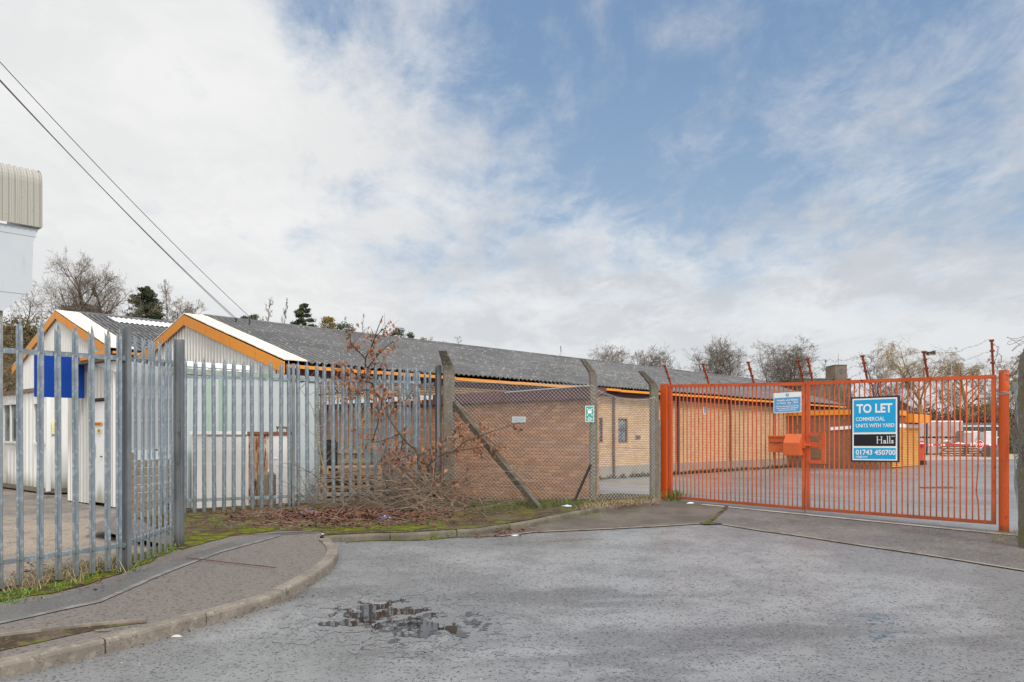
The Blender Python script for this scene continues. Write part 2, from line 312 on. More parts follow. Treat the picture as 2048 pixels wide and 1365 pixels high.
M['pebble'] = mat('pebble', (.5, .48, .45), .8)
M['chip'] = mat('chip', (.025, .025, .026), .8)
M['sign_cyan'] = mat('sign_cyan', (.003, .36, .69), .38)
M['sign_black'] = mat('sign_black', (.008, .008, .012), .35)
M['sign_frame'] = mat('sign_frame', (.035, .025, .045), .5)
M['sign_blue'] = mat('sign_blue', (.10, .33, .62), .45, layers=[('noise', 4, .5, .7, (.14, .37, .64), .6)])
M['sign_pale'] = mat('sign_pale', (.52, .68, .80), .5, layers=[('noise', 6, .5, .65, (.66, .76, .84), .7)])
M['sign_green'] = mat('sign_green', (.06, .33, .27), .45)
M['sign_yellow'] = mat('sign_yellow', (.82, .62, .03), .5)
M['sign_cream'] = mat('sign_cream', (.8, .76, .5), .5)
M['sign_red'] = mat('sign_red', (.55, .03, .04), .45)
M['rail_yellow'] = mat('rail_yellow', (.75, .4, .03), .5)
M['red_paint'] = mat('red_paint', (.55, .07, .03), .5, layers=[('noise', 2, .5, .7, (.45, .05, .025), .7)])
M['shutter'] = mat('shutter', (.66, .36, .10), .55, layers=[('noise', 1, .45, .65, (.56, .29, .08), .7)])
M['wrap'] = mat('wrap', (.36, .325, .33), .45, layers=[('noise', .9, .42, .6, (.22, .175, .17), .85, (1, 1, .6)), ('noise', 4, .57, .68, (.5, .48, .49), .6), ('noise', 2, .55, .66, (.3, .2, .17), .6, (.4, .4, 2))])
M['wrap_white'] = mat('wrap_white', (.60, .61, .64), .45, layers=[('noise', 2, .46, .62, (.42, .43, .46), .8)])
M['blockstone'] = mat('blockstone', (.24, .16, .13), .85, layers=[('noise', 3, .45, .6, (.33, .22, .18), .8)])
M['sack'] = mat('sack', (.30, .275, .245), .6, layers=[('noise', 2, .42, .58, (.42, .39, .36), .8), ('noise', 6, .55, .66, (.23, .21, .19), .7)])
M['green_post'] = mat('green_post', (.012, .05, .04), .5)
M['tower_brick'] = mat('tower_brick', (.20, .15, .115), .95, layers=[('noise', .5, .42, .6, (.145, .11, .085), .8)], bump=(3, .4, .1))
M['far_glass'] = mat('far_glass', (.1, .12, .14), .2)
M['plastic_blue'] = mat('plastic_blue', (.12, .12, .42), .35, layers=[('noise', 20, .5, .6, (.55, .55, .75), .9)])
M['pipe_grey'] = mat('pipe_grey', (.36, .38, .40), .5, metal=.3)

# ------------------------------------------------------------------ text and decals
def text_mb(txt, size, bold=0.0, align='CENTER', space=1.0):
    cu = bpy.data.curves.new('lettering', 'FONT'); cu.body = txt; cu.size = size; cu.align_x = align
    cu.offset = bold; cu.space_character = space; cu.resolution_u = 3
    o = bpy.data.objects.new('lettering', cu); col.objects.link(o)
    bpy.context.view_layer.update()
    dg = bpy.context.evaluated_depsgraph_get(); me = bpy.data.meshes.new_from_object(o.evaluated_get(dg))
    vs = [v.co.copy() for v in me.vertices]; fs = [tuple(p.vertices) for p in me.polygons]
    bpy.data.objects.remove(o); bpy.data.curves.remove(cu); bpy.data.meshes.remove(me)
    return vs, fs
class Board:
    """a flat sign: origin at bottom left, ex to the right, ez up, n towards the reader"""
    def __init__(s, o, ex, n, ez=UP): s.o = Vector(o); s.ex = Vector(ex).normalized(); s.n = Vector(n).normalized(); s.ez = Vector(ez).normalized()
    def p(s, u, v, k=0.0): return s.o + s.ex * u + s.ez * v + s.n * k
    def slab(s, mb, u0, v0, u1, v1, k0, k1):
        vs = [s.p(u, v, k) for k in (k0, k1) for (u, v) in ((u0, v0), (u1, v0), (u1, v1), (u0, v1))]
        return mb.add(vs, [(3, 2, 1, 0), (4, 5, 6, 7), (0, 1, 5, 4), (1, 2, 6, 5), (2, 3, 7, 6), (3, 0, 4, 7)])
    def rect(s, mb, u0, v0, u1, v1, k): return mb.quad(s.p(u0, v0, k), s.p(u1, v0, k), s.p(u1, v1, k), s.p(u0, v1, k))
    def shape(s, mb, pts, k):
        tri = tessellate_polygon([[Vector((u, v, 0)) for u, v in pts]])
        return mb.add([s.p(u, v, k) for u, v in pts], [tuple(t) for t in tri])
    def disc(s, mb, u, v, r, k, n=24): return mb.add([s.p(u + r * math.cos(6.2832 * i / n), v + r * math.sin(6.2832 * i / n), k) for i in range(n)], [tuple(range(n))])
    def text(s, mb, txt, u, v, size, k, bold=0.0, align='CENTER', fit=None, space=1.0):
        vs, fs = text_mb(txt, size, bold, align, space)
        sc = 1.0
        if fit:
            w = max(p.x for p in vs) - min(p.x for p in vs); sc = fit / w
        return mb.add([s.p(u + p.x * sc, v + p.y, k) for p in vs], fs)

# ------------------------------------------------------------------ terrain and ground sheets
GL = Vector((2.93, 15.3, 0)); GRt = Vector((6.98, 11.4, 0))
GD = (GRt - GL).normalized(); GN = Vector((GD.y, -GD.x, 0))     # GN points out of the yard, to the road
if GN.y > 0: GN = -GN
def yard_z(p):
    v = -(p - GL).dot(GN)
    base = S(p.x + GN.x * v, p.y + GN.y * v) - .012
    z = base + (-.2 - base) * sm(0, 9, v)
    return z + .3 * sm(30, 50, v)
def ground_z(x, y):
    z = min(-.42, S(x, y) - .25)
    if y > 0:
        a = math.atan2(x, max(y, .01)); left = sm(.12, -.12, a)
        z += left * (4 + 9 * sm(-.1, -.5, a)) * sm(56, 84, y) + (1 - left) * 3.4 * sm(70, 96, y) + left * 5 * sm(100, 300, y)
        z += (mnoise.noise(Vector((x * .05, y * .05, 1))) * 1.0) * sm(66, 90, y)
    return z
def grid_sheet(name, fn, us, vs, m):
    mb = MB(); nu = len(us); V = [fn(u, v) for v in vs for u in us]
    mb.add(V, [(j * nu + i, j * nu + i + 1, (j + 1) * nu + i + 1, (j + 1) * nu + i) for j in range(len(vs) - 1) for i in range(nu - 1)])
    o = mb.build(name, m, smooth=True, fix=False); tag(o, kind='structure'); return o
def lin(a, b, n): return [a + (b - a) * i / (n - 1) for i in range(n)]
gx = [-1500, -700, -400, -250] + lin(-180, 180, 61) + [250, 400, 700, 1500]
gy = [-600, -200, -80] + lin(-40, 200, 61) + [260, 400, 700, 1600]
grid_sheet('ground', lambda x, y: Vector((x, y, ground_z(x, y))), gx, gy, M['ground'])

# fence corner points
PA = Vector((-4.19, 8.63, 0)); PB = Vector((-4.22, 10.14, 0)); C0 = Vector((-5.23, 13.1, 0)); C1 = Vector((-1.40, 15.0, 0))
ADIR = Vector((.537, .843, 0)).normalized(); CD = (C1 - C0).normalized()
P1 = Vector((-1.18, 14.95, 0)); P2 = Vector((1.48, 14.55, 0)); P3 = Vector((2.70, 15.2, 0))
def Z(p, dz=0.0): return Vector((p[0], p[1], S(p[0], p[1]) + dz))

# road
A_far = PA - ADIR * 26
road = [GRt - GD * 0 + GN * .0, GL, P3 + Vector((.1, .2, 0)), Vector((1.6, 15.7, 0)), C1, C0, PB, PA, A_far, Vector((-20, -30, 0)), Vector((40, -30, 0)), Vector((40, -18, 0))]
mb = MB(); mb.poly([Z(p, 0) for p in road]); tag(mb.build('road', M['asphalt']), kind='structure')

# kerb along the left pavement, pixel survey of its road-side top edge
K1 = [(-420, 1422), (-200, 1376), (0, 1327), (130, 1298), (260, 1267), (350, 1243), (442, 1218), (510, 1199), (565, 1181), (632, 1145), (660, 1125), (672, 1112), (678, 1098), (671, 1086), (659, 1076)]
K2 = [(648, 1073.5), (664, 1072), (710, 1070), (755, 1068), (794, 1068), (850, 1065), (910, 1061), (958, 1059), (987, 1054), (1040, 1046), (1094, 1036), (1169, 1021), (1215, 1013), (1300, 1003)]
def smooth_path(pts, n=3):
    out = []
    for i in range(len(pts) - 1):
        p0 = pts[max(i - 1, 0)]; p1 = pts[i]; p2 = pts[i + 1]; p3 = pts[min(i + 2, len(pts) - 1)]
        for k in range(n):
            t = k / n
            out.append(p1 * (.5 * (2 - 5 * t * t + 3 * t ** 3)) + p0 * (.5 * (-t + 2 * t * t - t ** 3)) + p2 * (.5 * (t + 4 * t * t - 3 * t ** 3)) + p3 * (.5 * (-t * t + t ** 3)))
    out.append(pts[-1]); return out
KH = .11
k1 = smooth_path([gr(x, y, KH) for x, y in K1]); k2 = smooth_path([gr(x, y, .09) for x, y in K2])
def offset(path, d):
    out = []
    for i, p in enumerate(path):
        t = path[min(i + 1, len(path) - 1)] - path[max(i - 1, 0)]; t.z = 0; t.normalize()
        out.append(Vector((p.x - t.y * d, p.y + t.x * d, 0)))
    return out
def kerb(name, path, w, h, stone, label, m='kerb'):
    root = empty(name, path[len(path) // 2]); tag(root, kind='structure')
    # resample into stones
    d = [0]
    for i in range(1, len(path)): d.append(d[-1] + (path[i] - path[i - 1]).length)
    def pos(s):
        for i in range(1, len(d)):
            if s <= d[i] or i == len(d) - 1:
                return path[i - 1].lerp(path[i], (s - d[i - 1]) / (d[i] - d[i - 1]))
    s = 0; first = True
    while s < d[-1] - .05:
        e = min(s + stone * rnd.uniform(.96, 1.04), d[-1]); n = 5
        jz = rnd.uniform(-.006, .006); jl = rnd.uniform(-.006, .006)
        cs = [pos(s + .006 + (e - s - .012) * i / n) for i in range(n + 1)]
        mb = MB(); V = []
        for i, p in enumerate(cs):
            t = cs[min(i + 1, n)] - cs[max(i - 1, 0)]; t.z = 0; t.normalize(); nn = Vector((-t.y, t.x, 0))
            for (o, zz) in ((0 + jl, -.12), (0 + jl, h - .028), (.008 + jl, h - .008), (.028 + jl, h), (w * .8, h), (w, h - .006), (w, -.12)):
                q = p + nn * o; V.append(Z(q, zz + (jz if zz > 0 else 0)))
        k = 7
        mb.add(V, [(i * k + j, (i + 1) * k + j, (i + 1) * k + j + 1, i * k + j + 1) for i in range(n) for j in range(k - 1)] + [tuple(range(k)), tuple(reversed(range(n * k, n * k + k)))])
        mb.build('kerb_stone', M[m], root, smooth=False, fix=True)
        s = e
kerb('kerb', k1, .14, KH, .92, None)
M['kerb_mossy'] = mat('kerb_mossy', (.16, .14, .115), .9, spec=.2, layers=[('noise', 3, .42, .62, (.10, .088, .07), .8), ('noise', 9, .54, .64, (.11, .115, .03), .7), ('noise', 15, .6, .68, (.24, .22, .19), .6)], bump=(40, .5, .01))
kerb('verge_kerb', k2, .12, .09, .92, None, 'kerb_mossy')

# raised pavement and verge
in1 = offset(k1, .13); in2 = offset(k2, .11)
pv = in1 + in2 + [P3 + Vector((.05, .1, 0)), Vector((2.0, 15.6, 0)), Vector((1.6, 15.3, 0)), P2 + Vector((0, .15, 0)), P1 + Vector((-.1, .2, 0)), Vector((-2.4, 15.2, 0)), C0 + Vector((-1.2, .1, 0)), Vector((-6.2, 11.6, 0)), PB + Vector((-.12, 0, 0)), PA + Vector((-.12, .05, 0)), A_far + Vector((-.1, .06, 0))]
mb = MB(); mb.poly([Z(p, .088) for p in pv]); tag(mb.build('pavement', M['pavement']), kind='structure')

def ragged(path, amp, step=.12, seed=1):
    out = []; n = len(path)
    for i in range(n):
        a = path[i]; b = path[(i + 1) % n]; L = (b - a).length; k = max(1, int(L / step))
        for j in range(k):
            p = a.lerp(b, j / k)
            out.append(Vector((p.x + mnoise.noise(Vector((p.x * 3, p.y * 3, seed))) * amp, p.y + mnoise.noise(Vector((p.x * 3, p.y * 3, seed + 9))) * amp, 0)))
    return out
def flat(name, pts, dz, m, kind='structure'):
    mb = MB(); mb.poly([Z(p, dz) for p in pts]); return tag(mb.build(name, m), kind=kind)
def gp(*px): return [gr(x, y, .09) for x, y in px]
# darker resurfaced trench along the fence, with its pale seam
flat('pavement_patch', ragged(gp((-300, 1330), (-300, 1262), (0, 1215), (130, 1190), (330, 1125), (470, 1082), (560, 1064), (650, 1061), (640, 1066), (560, 1071), (440, 1103), (330, 1143), (200, 1200), (0, 1245)), .02), .0925, M['patch'])
flat('pavement_seam', ragged(gp((-300, 1334), (-300, 1330), (0, 1245), (200, 1200), (330, 1143), (440, 1103), (560, 1071), (562, 1073), (442, 1106), (334, 1147), (203, 1205), (0, 1249)), .012), .0965, M['seam'])
# mossy verge
verge = gp((352, 1085), (470, 1072), (560, 1062), (620, 1062), (664, 1066)) + [p for p in in2] + [P3 + Vector((.02, .08, 0)), Vector((2.0, 15.58, 0)), Vector((1.6, 15.28, 0)), P2 + Vector((0, .14, 0)), P1 + Vector((-.1, .18, 0)), Vector((-2.4, 15.1, 0)), C0 + Vector((-1.1, .05, 0)), PB + Vector((-.1, .3, 0))]
flat('verge', verge, .0925, M['dirt'])
flat('moss_strip', ragged(gp((-300, 1265), (-100, 1228), (0, 1205), (100, 1190), (210, 1158), (300, 1122), (362, 1098), (352, 1080), (250, 1118), (160, 1146), (40, 1180), (-60, 1200), (-300, 1240)), .12, seed=4), .0968, M['moss'])
flat('dirt_strip', ragged(gp((362, 1100), (470, 1070), (560, 1060), (560, 1053), (450, 1056), (362, 1078)), .1, seed=5), .0968, M['moss'])
flat('moss_patch', ragged(gp((655, 1068), (720, 1064), (800, 1062), (870, 1058), (820, 1052), (700, 1056), (640, 1062)), .1, seed=6), .0968, M['moss'])
flat('gutter_moss', ragged([gr(x, y, 0) for x, y in ((690, 1086), (760, 1082), (830, 1082), (900, 1078), (900, 1074), (830, 1073), (700, 1077))], .07, seed=8), .006, M['moss'])
flat('gutter_leaves', ragged([gr(x, y, 0) for x, y in ((668, 1086), (700, 1080), (760, 1078), (960, 1075), (1050, 1068), (1080, 1058), (960, 1066), (800, 1073), (690, 1075))], .08, seed=9), .004, M['dirt'])
flat('kerbside_earth', ragged(gp((-300, 1420), (0, 1303), (120, 1276), (215, 1256), (292, 1247), (280, 1240), (190, 1250), (0, 1272), (-300, 1340)), .04, seed=3), .0935, M['dirt'])
mb = MB()
for a, b in (((-250, 1322), (0, 1271)), ((0, 1271), (185, 1250)), ((185, 1250), (292, 1241))):
    mb.bar(gr(*a, .1), gr(*b, .1), .025, .03)
tag(mb.build('pavement_edging', M['edging']), kind='structure')

# flush edging line and the darker crossover in front of the gate
E = [(1000, 1074), (1064, 1066), (1200, 1060), (1300, 1055), (1360, 1051.5), (1419, 1047.5), (1443, 1050), (1523, 1063), (1610, 1075), (1700, 1089), (1850, 1111), (2048, 1143), (2400, 1198)]
ed = [gr(x, y, .0) for x, y in E]
i5 = 5
flat('crossover', ed[i5:] + [GRt + GD * 6, GRt, GL + GD * .95, gr(1453, 1013, 0)], .004, M['asphalt_dark'])
flat('crossover_wing', ed[:i5 + 1] + [gr(1453, 1013, 0), GL + GD * .9, P3 + Vector((.03, 0, 0))] + [k2[j] for j in range(len(k2) - 1, 15, -1)], .008, M['apron_left'])
mb = MB()
for i in range(len(ed) - 1):
    a, b = ed[i], ed[i + 1]; t = (b - a).normalized(); n = Vector((-t.y, t.x, 0)) * .035
    mb.quad(Z(a - n, .0135), Z(b - n, .0135), Z(b + n, .0135), Z(a + n, .0135))
tag(mb.build('edging_strip', M['edging']), kind='structure')
mb = MB(); a = GL + GN * .26 + GD * .95; b = GRt + GN * .3 + GD * .5; n = GN * .06
mb.quad(Z(a - n, .0135), Z(a + n, .0135), Z(b + n, .0135), Z(b - n, .0135)); tag(mb.build('gate_threshold', M['threshold'], fix=True), kind='structure')
flat('wing_moss', ragged([gr(x, y, 0) for x, y in ((1408, 1051), (1446, 1050), (1422, 1046), (1458, 1015), (1452, 1013), (1415, 1045), (1395, 1049))], .03, seed=12), .0175, M['dirt'])

# bank falling from the chain-link fence to the foot of the brick wall
_f = [P1 + Vector((-.8, .1, 0)), P1 + Vector((0, .05, 0)), P1.lerp(P2, .33), P1.lerp(P2, .66), P2 + Vector((.05, .05, 0)), Vector((2.0, 15.5, 0)), P3]
_b = [Vector((1.57, 15.6, 0)) + GX * t - AX * .0 for t in (6.0, 4.6, 3.1, 1.6, 0)] + [Vector((2.3, 16.3, 0)), Vector((3.0, 16.2, 0))]
_bz = (-.2, -.15, -.05, .06, .16, .12, .15); mb = MB(); V = []
for k in range(9):
    t = k / 8
    for i in range(7):
        p = _f[i].lerp(_b[i], t); z0 = S(_f[i].x, _f[i].y) + .085; V.append((p.x, p.y, z0 + (_bz[i] - z0) * sm(0, .8, t)))
mb.add(V, [(k * 7 + i, k * 7 + i + 1, (k + 1) * 7 + i + 1, (k + 1) * 7 + i) for k in range(8) for i in range(6)]); tag(mb.build('grass_bank', M['dirt'], smooth=True), kind='structure')
# yards
us = lin(-16, 70, 60); vs = [0, .4, 1, 2, 3, 4, 5, 6, 7, 8, 9, 11, 13, 16, 20, 25, 30, 35, 40, 45, 50, 56, 62]
grid_sheet('yard', lambda u, v: (lambda p: Vector((p.x, p.y, yard_z(p) if p.y < 400 else 0)))(GL + GD * u - GN * v), us, vs, M['yard'])
def yz(p): return Vector((p[0], p[1], yard_z(Vector((p[0], p[1], 0)))))
grid_sheet('yard_slab', lambda u, v: (lambda p: yz(p) + Vector((0, 0, .004)))(Vector((18, 50.5, 0)) + Vector((1, 0, 0)) * u + Vector((.12, 1, 0)) * v), lin(6, 30, 13), lin(0, 14, 8), M['yard_concrete'])
lf = [PA + Vector((-.1, .05, 0)), PB + Vector((-.1, 0, 0)), Vector((-6.0, 11.8, 0)), C0 + Vector((-.7, .1, 0)), C1 + Vector((-.6, .1, 0)), Vector((-2.6, 19.2, 0)), Vector((-6.5, 23, 0)), Vector((-40, 45, 0)), Vector((-40, -5, 0)), A_far + Vector((-.1, 0, 0))]
mb = MB(); mb.poly([Vector((p.x, p.y, .005)) for p in lf]); tag(mb.build('storage_yard', M['earth_yard']), kind='structure')

# ------------------------------------------------------------------ small ground stuff
def ragged_islands(name, cells, m, dz):
    mb = MB()
    for (p, w, l, a) in cells:
        n = 9; mb.add([Z(p + Vector((math.cos(6.283 * i / n + a) * w * (1 + .5 * mnoise.noise(Vector((i * 1.7, p.x * 9, p.y * 9)))), math.sin(6.283 * i / n + a) * l * (1 + .5 * mnoise.noise(Vector((i * 2.3, p.y * 9, p.x * 9)))), 0)), dz) for i in range(n)], [tuple(range(n))])
    return mb.build(name, m)
def puddle(name, c0, ax, ay, thr, seed, m, dz, label):
    mb = MB(); c = gr(*c0); st = .014; nx = int(ax / st); ny = int(ay / st)
    def inside(i, j):
        x = i * st; y = j * st; r = math.hypot(x / ax, y / ay)
        return mnoise.fractal(Vector((x * 6.5, y * 5.0, seed)), .75, 2.1, 6) * 1.25 + (1 - r * 1.45) > thr
    g = {}
    for i in range(-nx, nx):
        for j in range(-ny, ny):
            if inside(i, j) and inside(i + 1, j) and inside(i, j + 1) and inside(i + 1, j + 1):
                f = []
                for (a, b) in ((i, j), (i + 1, j), (i + 1, j + 1), (i, j + 1)):
                    if (a, b) not in g:
                        g[(a, b)] = len(mb.v); q = Vector((c.x + a * st, c.y + b * st, 0)); mb.v.append(tuple(Vector((q.x, q.y, c.z + dz))))
                    f.append(g[(a, b)])
                mb.f.append(tuple(f)); mb.mi.append(0)
    # water lies level: seat it on the road at its centre with the road's slope removed over a few centimetres
    mb.v = [(p[0], p[1], S(p[0], p[1]) + dz) for p in mb.v]
    o = mb.build(name, m, loc=c); return tag(o, label, 'puddle', None)
puddle('puddle', (756, 1230), .62, .66, .17, 2.0, M['puddle'], .006, 'larger ragged rain puddle on the road, left of the pair')
puddle('puddle', (872, 1258), .46, .40, .17, 7.3, M['puddle'], .006, 'smaller ragged rain puddle on the road, right of the pair')
for c_, ax_, ay_, sd_ in (((775, 1236), 1.1, 1.1, 2.0), ((880, 1262), .8, .7, 7.3)):
    o = puddle('damp_patch', c_, ax_, ay_, .02, sd_, M['damp'], .003, None); del o['category']; o['kind'] = 'structure'
cells = []
for i in range(46):
    x = rnd.uniform(1736, 1792); y = rnd.choice((rnd.uniform(1232, 1250), rnd.uniform(1262, 1278))) if rnd.random() < .8 else rnd.uniform(1232, 1278)
    if abs(x - 1764) < 12 and 1246 < y < 1264: continue
    cells.append((gr(x, y), rnd.uniform(.006, .03), rnd.uniform(.004, .012), rnd.uniform(0, .4)))
tag(ragged_islands('paint_mark', cells, M['paint_blue'], .005), 'worn blue paint mark on the grey road', 'paint mark')

def pebbles(name, n, region, m, r0, r1, dz, label):
    mb = MB()
    for i in range(n):
        p = gr(*region(i), dz); r = rnd.uniform(r0, r1); a = rnd.uniform(0, 6.28)
        q = Z(p, dz - .001); k = 6
        ring = [q + Vector((math.cos(a + 6.283 * j / k) * r * rnd.uniform(.6, 1.1), math.sin(a + 6.283 * j / k) * r * rnd.uniform(.6, 1.1), 0)) for j in range(k)]
        top = [v.lerp(q, .45) + Vector((0, 0, r * rnd.uniform(.35, .7))) for v in ring]
        mb.add(ring + top, [(j, (j + 1) % k, k + (j + 1) % k, k + j) for j in range(k)] + [tuple(range(k, 2 * k))])
    return tag(mb.build(name, m), label, None, None, 'stuff')
pebbles('grit', 1100, lambda i: (rnd.uniform(300, 2048), 1070 + 295 * rnd.random() ** .8), M['chip'], .003, .008, 0, 'dark grit and chippings scattered over the road')
pebbles('pale_grit', 90, lambda i: (rnd.uniform(200, 2048), 1080 + 280 * rnd.random()), M['pebble'], .003, .008, 0, 'pale chips of stone scattered over the road')
pebbles('kerb_rubble', 60, lambda i: (lambda t: (K1[4][0] + t * 400 + rnd.uniform(-6, 14), 1285 - t * 112 + rnd.uniform(-4, 14)))(rnd.random()), M['chip'], .006, .016, 0, 'loose dark rubble lying against the pavement kerb')
def lump(name, px, py, r, m, label, cat, dz=0.0, flatk=.55, stretch=1.5):
    p = Z(gr(px, py, dz), dz); mb = MB(); n = 8
    rows = []
    for (k, rr) in ((0, 1.0), (.35, .95), (.75, .6), (1.0, .15)):
        rows.append([p + Vector((math.cos(6.283 * j / n) * r * rr * stretch * rnd.uniform(.8, 1.15), math.sin(6.283 * j / n) * r * rr * rnd.uniform(.8, 1.15), k * r * flatk * rnd.uniform(.85, 1.1))) for j in range(n)])
    mb.add(sum(rows, []), [(a * n + j, a * n + (j + 1) % n, (a + 1) * n + (j + 1) % n, (a + 1) * n + j) for a in range(3) for j in range(n)] + [tuple(range(3 * n, 4 * n))])
    return tag(mb.build(name, m, loc=p), label, cat)
lump('stone', 352, 1274, .03, M['pebble'], 'small white stone on the road below the kerb', 'stone')
lump('stone', 206, 1262, .045, M['concrete_post'], 'flat pale stone bedded in the kerbside moss', 'stone', .09, .35)
lump('litter_scrap', 645, 1074, .05, M['white'], 'crumpled white scrap at the end of the curved kerb', 'litter', .05, .9, .8)
lump('litter_scrap', 772, 1036, .075, M['plastic_blue'], 'shiny blue and white wrapper lying in the dead leaves', 'litter', .1, .5, 1.5)
lump('litter_scrap', 618, 1026, .1, M['plastic_blue'], 'crumpled dark blue bag below the fence pales', 'litter', .1, .5, 1.6)
lump('litter_scrap', 1135, 1013, .06, M['sign_pale'], 'crushed pale blue bottle in the grass by the chain-link fence', 'litter', .1, .4, 1.6)
lump('litter_scrap', 1028, 1071, .05, M['white_gloss'], 'flat white scrap in the gutter beside the verge kerb', 'litter', .0, .2, 2.2)
lump('litter_scrap', 1381, 1007, .05, M['white'], 'small pale scrap on the brown tarmac by the gate hinge', 'litter', .01, .4, 1.5)

def leaf(mb, p, n, d, L, W):
    n = Vector(n).normalized(); d = Vector(d); d = (d - n * d.dot(n)).normalized(); w = d.cross(n) * W
    c = n * (L * rnd.uniform(-.25, .3)); p = Vector(p)
    mb.add([p, p + d * L * .35 + w + c * .5, p + d * L + c, p + d * L * .35 - w + c * .5, p + d * L * .45 + n * L * .06], [(0, 1, 4), (1, 2, 4), (2, 3, 4), (3, 0, 4)])
def rv(): return Vector((rnd.gauss(0, 1), rnd.gauss(0, 1), rnd.gauss(0, 1))).normalized()
def scatter_leaves(name, n, region, m, L0, L1, dz, label, lift=.05):
    mb = MB()
    for i in range(n):
        r = region(i)
        q = Z(gr(r[0], r[1], dz), dz + rnd.random() ** 2 * lift); leaf(mb, q, UP + rv() * .55, rv(), rnd.uniform(L0, L1), rnd.uniform(.012, .024))
    return tag(mb.build(name, m), label, None, None, 'stuff')
def reg1(i):
    x = rnd.triangular(430, 960, 640); return (x, rnd.gauss(1034, 6) if rnd.random() < .75 else rnd.uniform(1024, 1058))
scatter_leaves('leaf_litter', 2600, reg1, M['litter'], .04, .09, .095, 'drift of brown dead leaves along the foot of the palisade fence', .09)
scatter_leaves('gutter_litter', 420, lambda i: (rnd.triangular(900, 1080, 985), rnd.gauss(1062, 5)) if i % 3 else (rnd.uniform(660, 1000), rnd.gauss(1074, 2.5)), M['litter'], .03, .07, .006, 'brown leaves gathered in the gutter below the verge kerb', .05)
scatter_leaves('verge_litter', 260, lambda i: (rnd.uniform(1180, 1320), rnd.gauss(1010, 3)) if i % 2 else (rnd.uniform(20, 240), 1195 - .28 * (rnd.uniform(20, 240) - 20) + rnd.gauss(-20, 8)), M['litter'], .03, .06, .095, 'scattered dead leaves along the verges', .04)
def tufts(name, n, region, m, h0, h1, dz, label, blades=9, spread=.05, wid=.004):
    mb = MB()
    for i in range(n):
        p = Z(gr(*region(i), dz), dz)
        for k in range(blades):
            b = p + Vector((rnd.gauss(0, spread), rnd.gauss(0, spread), -.005)); h = rnd.uniform(h0, h1); l = Vector((rnd.gauss(0, .45), rnd.gauss(0, .45), 1)) * h
            w = Vector((rnd.uniform(-1, 1), rnd.uniform(-1, 1), 0)).normalized() * wid
            mid = b + l * .6; tip = b + l * .9 + Vector((l.x * .5, l.y * .5, -.12 * h))
            mb.add([b - w, b + w, mid + w * .7, mid - w * .7, tip], [(0, 1, 2, 3), (3, 2, 4)])
    return tag(mb.build(name, m), label, None, None, 'stuff')
def fence_foot(i):
    t = rnd.random(); x = 10 + 235 * t; return (x, 1178 - 44 * t + rnd.gauss(0, 5))
tufts('grass', 110, fence_foot, M['straw'], .05, .22, .095, 'dry grass growing along the foot of the near palisade', 8, .04)
tufts('grass', 70, lambda i: (rnd.uniform(-40, 330), 0) and (lambda t: (-40 + 390 * t, 1212 - 110 * t + rnd.gauss(0, 9)))(rnd.random()), M['weed'], .02, .06, .095, 'short green weeds in the moss beside the pavement', 12, .05, .006)
tufts('grass', 150, lambda i: (rnd.uniform(905, 1185), 0) and (lambda x: (x, 1018 - (x - 960) * .045 + rnd.gauss(-1, 4)))(rnd.uniform(930, 1190)), M['grass'], .03, .13, .095, 'green grass below the chain-link fence', 10, .07)
tufts('grass', 120, lambda i: (lambda x: (x, 1022 - (x - 1150) * .1 + rnd.gauss(-6, 3)))(rnd.uniform(1160, 1320)), M['straw'], .03, .11, .095, 'dry grass on the bank beside the gate', 8, .05)
tufts('grass', 40, lambda i: (rnd.uniform(1105, 1200), rnd.gauss(1031, 3)), M['weed'], .02, .07, .01, 'green weeds in the gutter below the verge', 9, .05)
tufts('grass', 90, lambda i: (rnd.gauss(800, 75), rnd.gauss(1072, 3)), M['weed'], .015, .05, .01, 'moss and weeds in the gutter', 10, .05)
tufts('grass', 60, lambda i: (rnd.uniform(360, 900), rnd.gauss(1050, 6)), M['weed'], .015, .05, .095, 'tiny green weeds on the verge', 9, .04)
tufts('grass', 30, lambda i: (rnd.uniform(1960, 2060), rnd.uniform(1062, 1085)), M['straw'], .02, .08, .005, 'dry grass by the right gate post', 8, .04)
tufts('grass', 16, lambda i: (rnd.gauss(1350, 8), rnd.gauss(1000, 2)), M['weed'], .08, .3, .0, 'green weed growing behind the gate hinge', 9, .06, .008)
def twig_pile(name, n, region, m, L0, L1, label, cat, zup=.4, r=.006):
    mb = MB()
    for i in range(n):
        x, y = region(i); p = Z(gr(x, y, .1), .1 + rnd.random() ** 2 * zup); d = Vector((rnd.gauss(0, 1), rnd.gauss(0, .5), rnd.gauss(.06, .35))).normalized(); L = rnd.uniform(L0, L1)
        pts = [p]; k = 5
        for j in range(k):
            d = (d + rv() * .22 - UP * .05).normalized(); p = p + d * (L / k); p.z = max(p.z, S(p.x, p.y) + .1); pts.append(p.copy())
        rr = r * rnd.uniform(.5, 1.5); mb.tube(pts, [rr * (1 - .13 * j) for j in range(k + 1)], 4)
    return tag(mb.build(name, m), label, cat, None, 'stuff')
twig_pile('brushwood', 380, lambda i: (rnd.triangular(600, 1000, 830), rnd.gauss(1016, 6)), M['brush'], .4, 1.6, 'tangle of dead brushwood and bramble stems at the foot of the palisade', 'brushwood', .55, .006)
twig_pile('sticks', 70, lambda i: (rnd.triangular(420, 900, 560), rnd.gauss(1040, 7)), M['brush'], .3, 1.4, 'loose sticks lying on the leaf litter of the verge', 'sticks', .03, .006)
mb = MB()
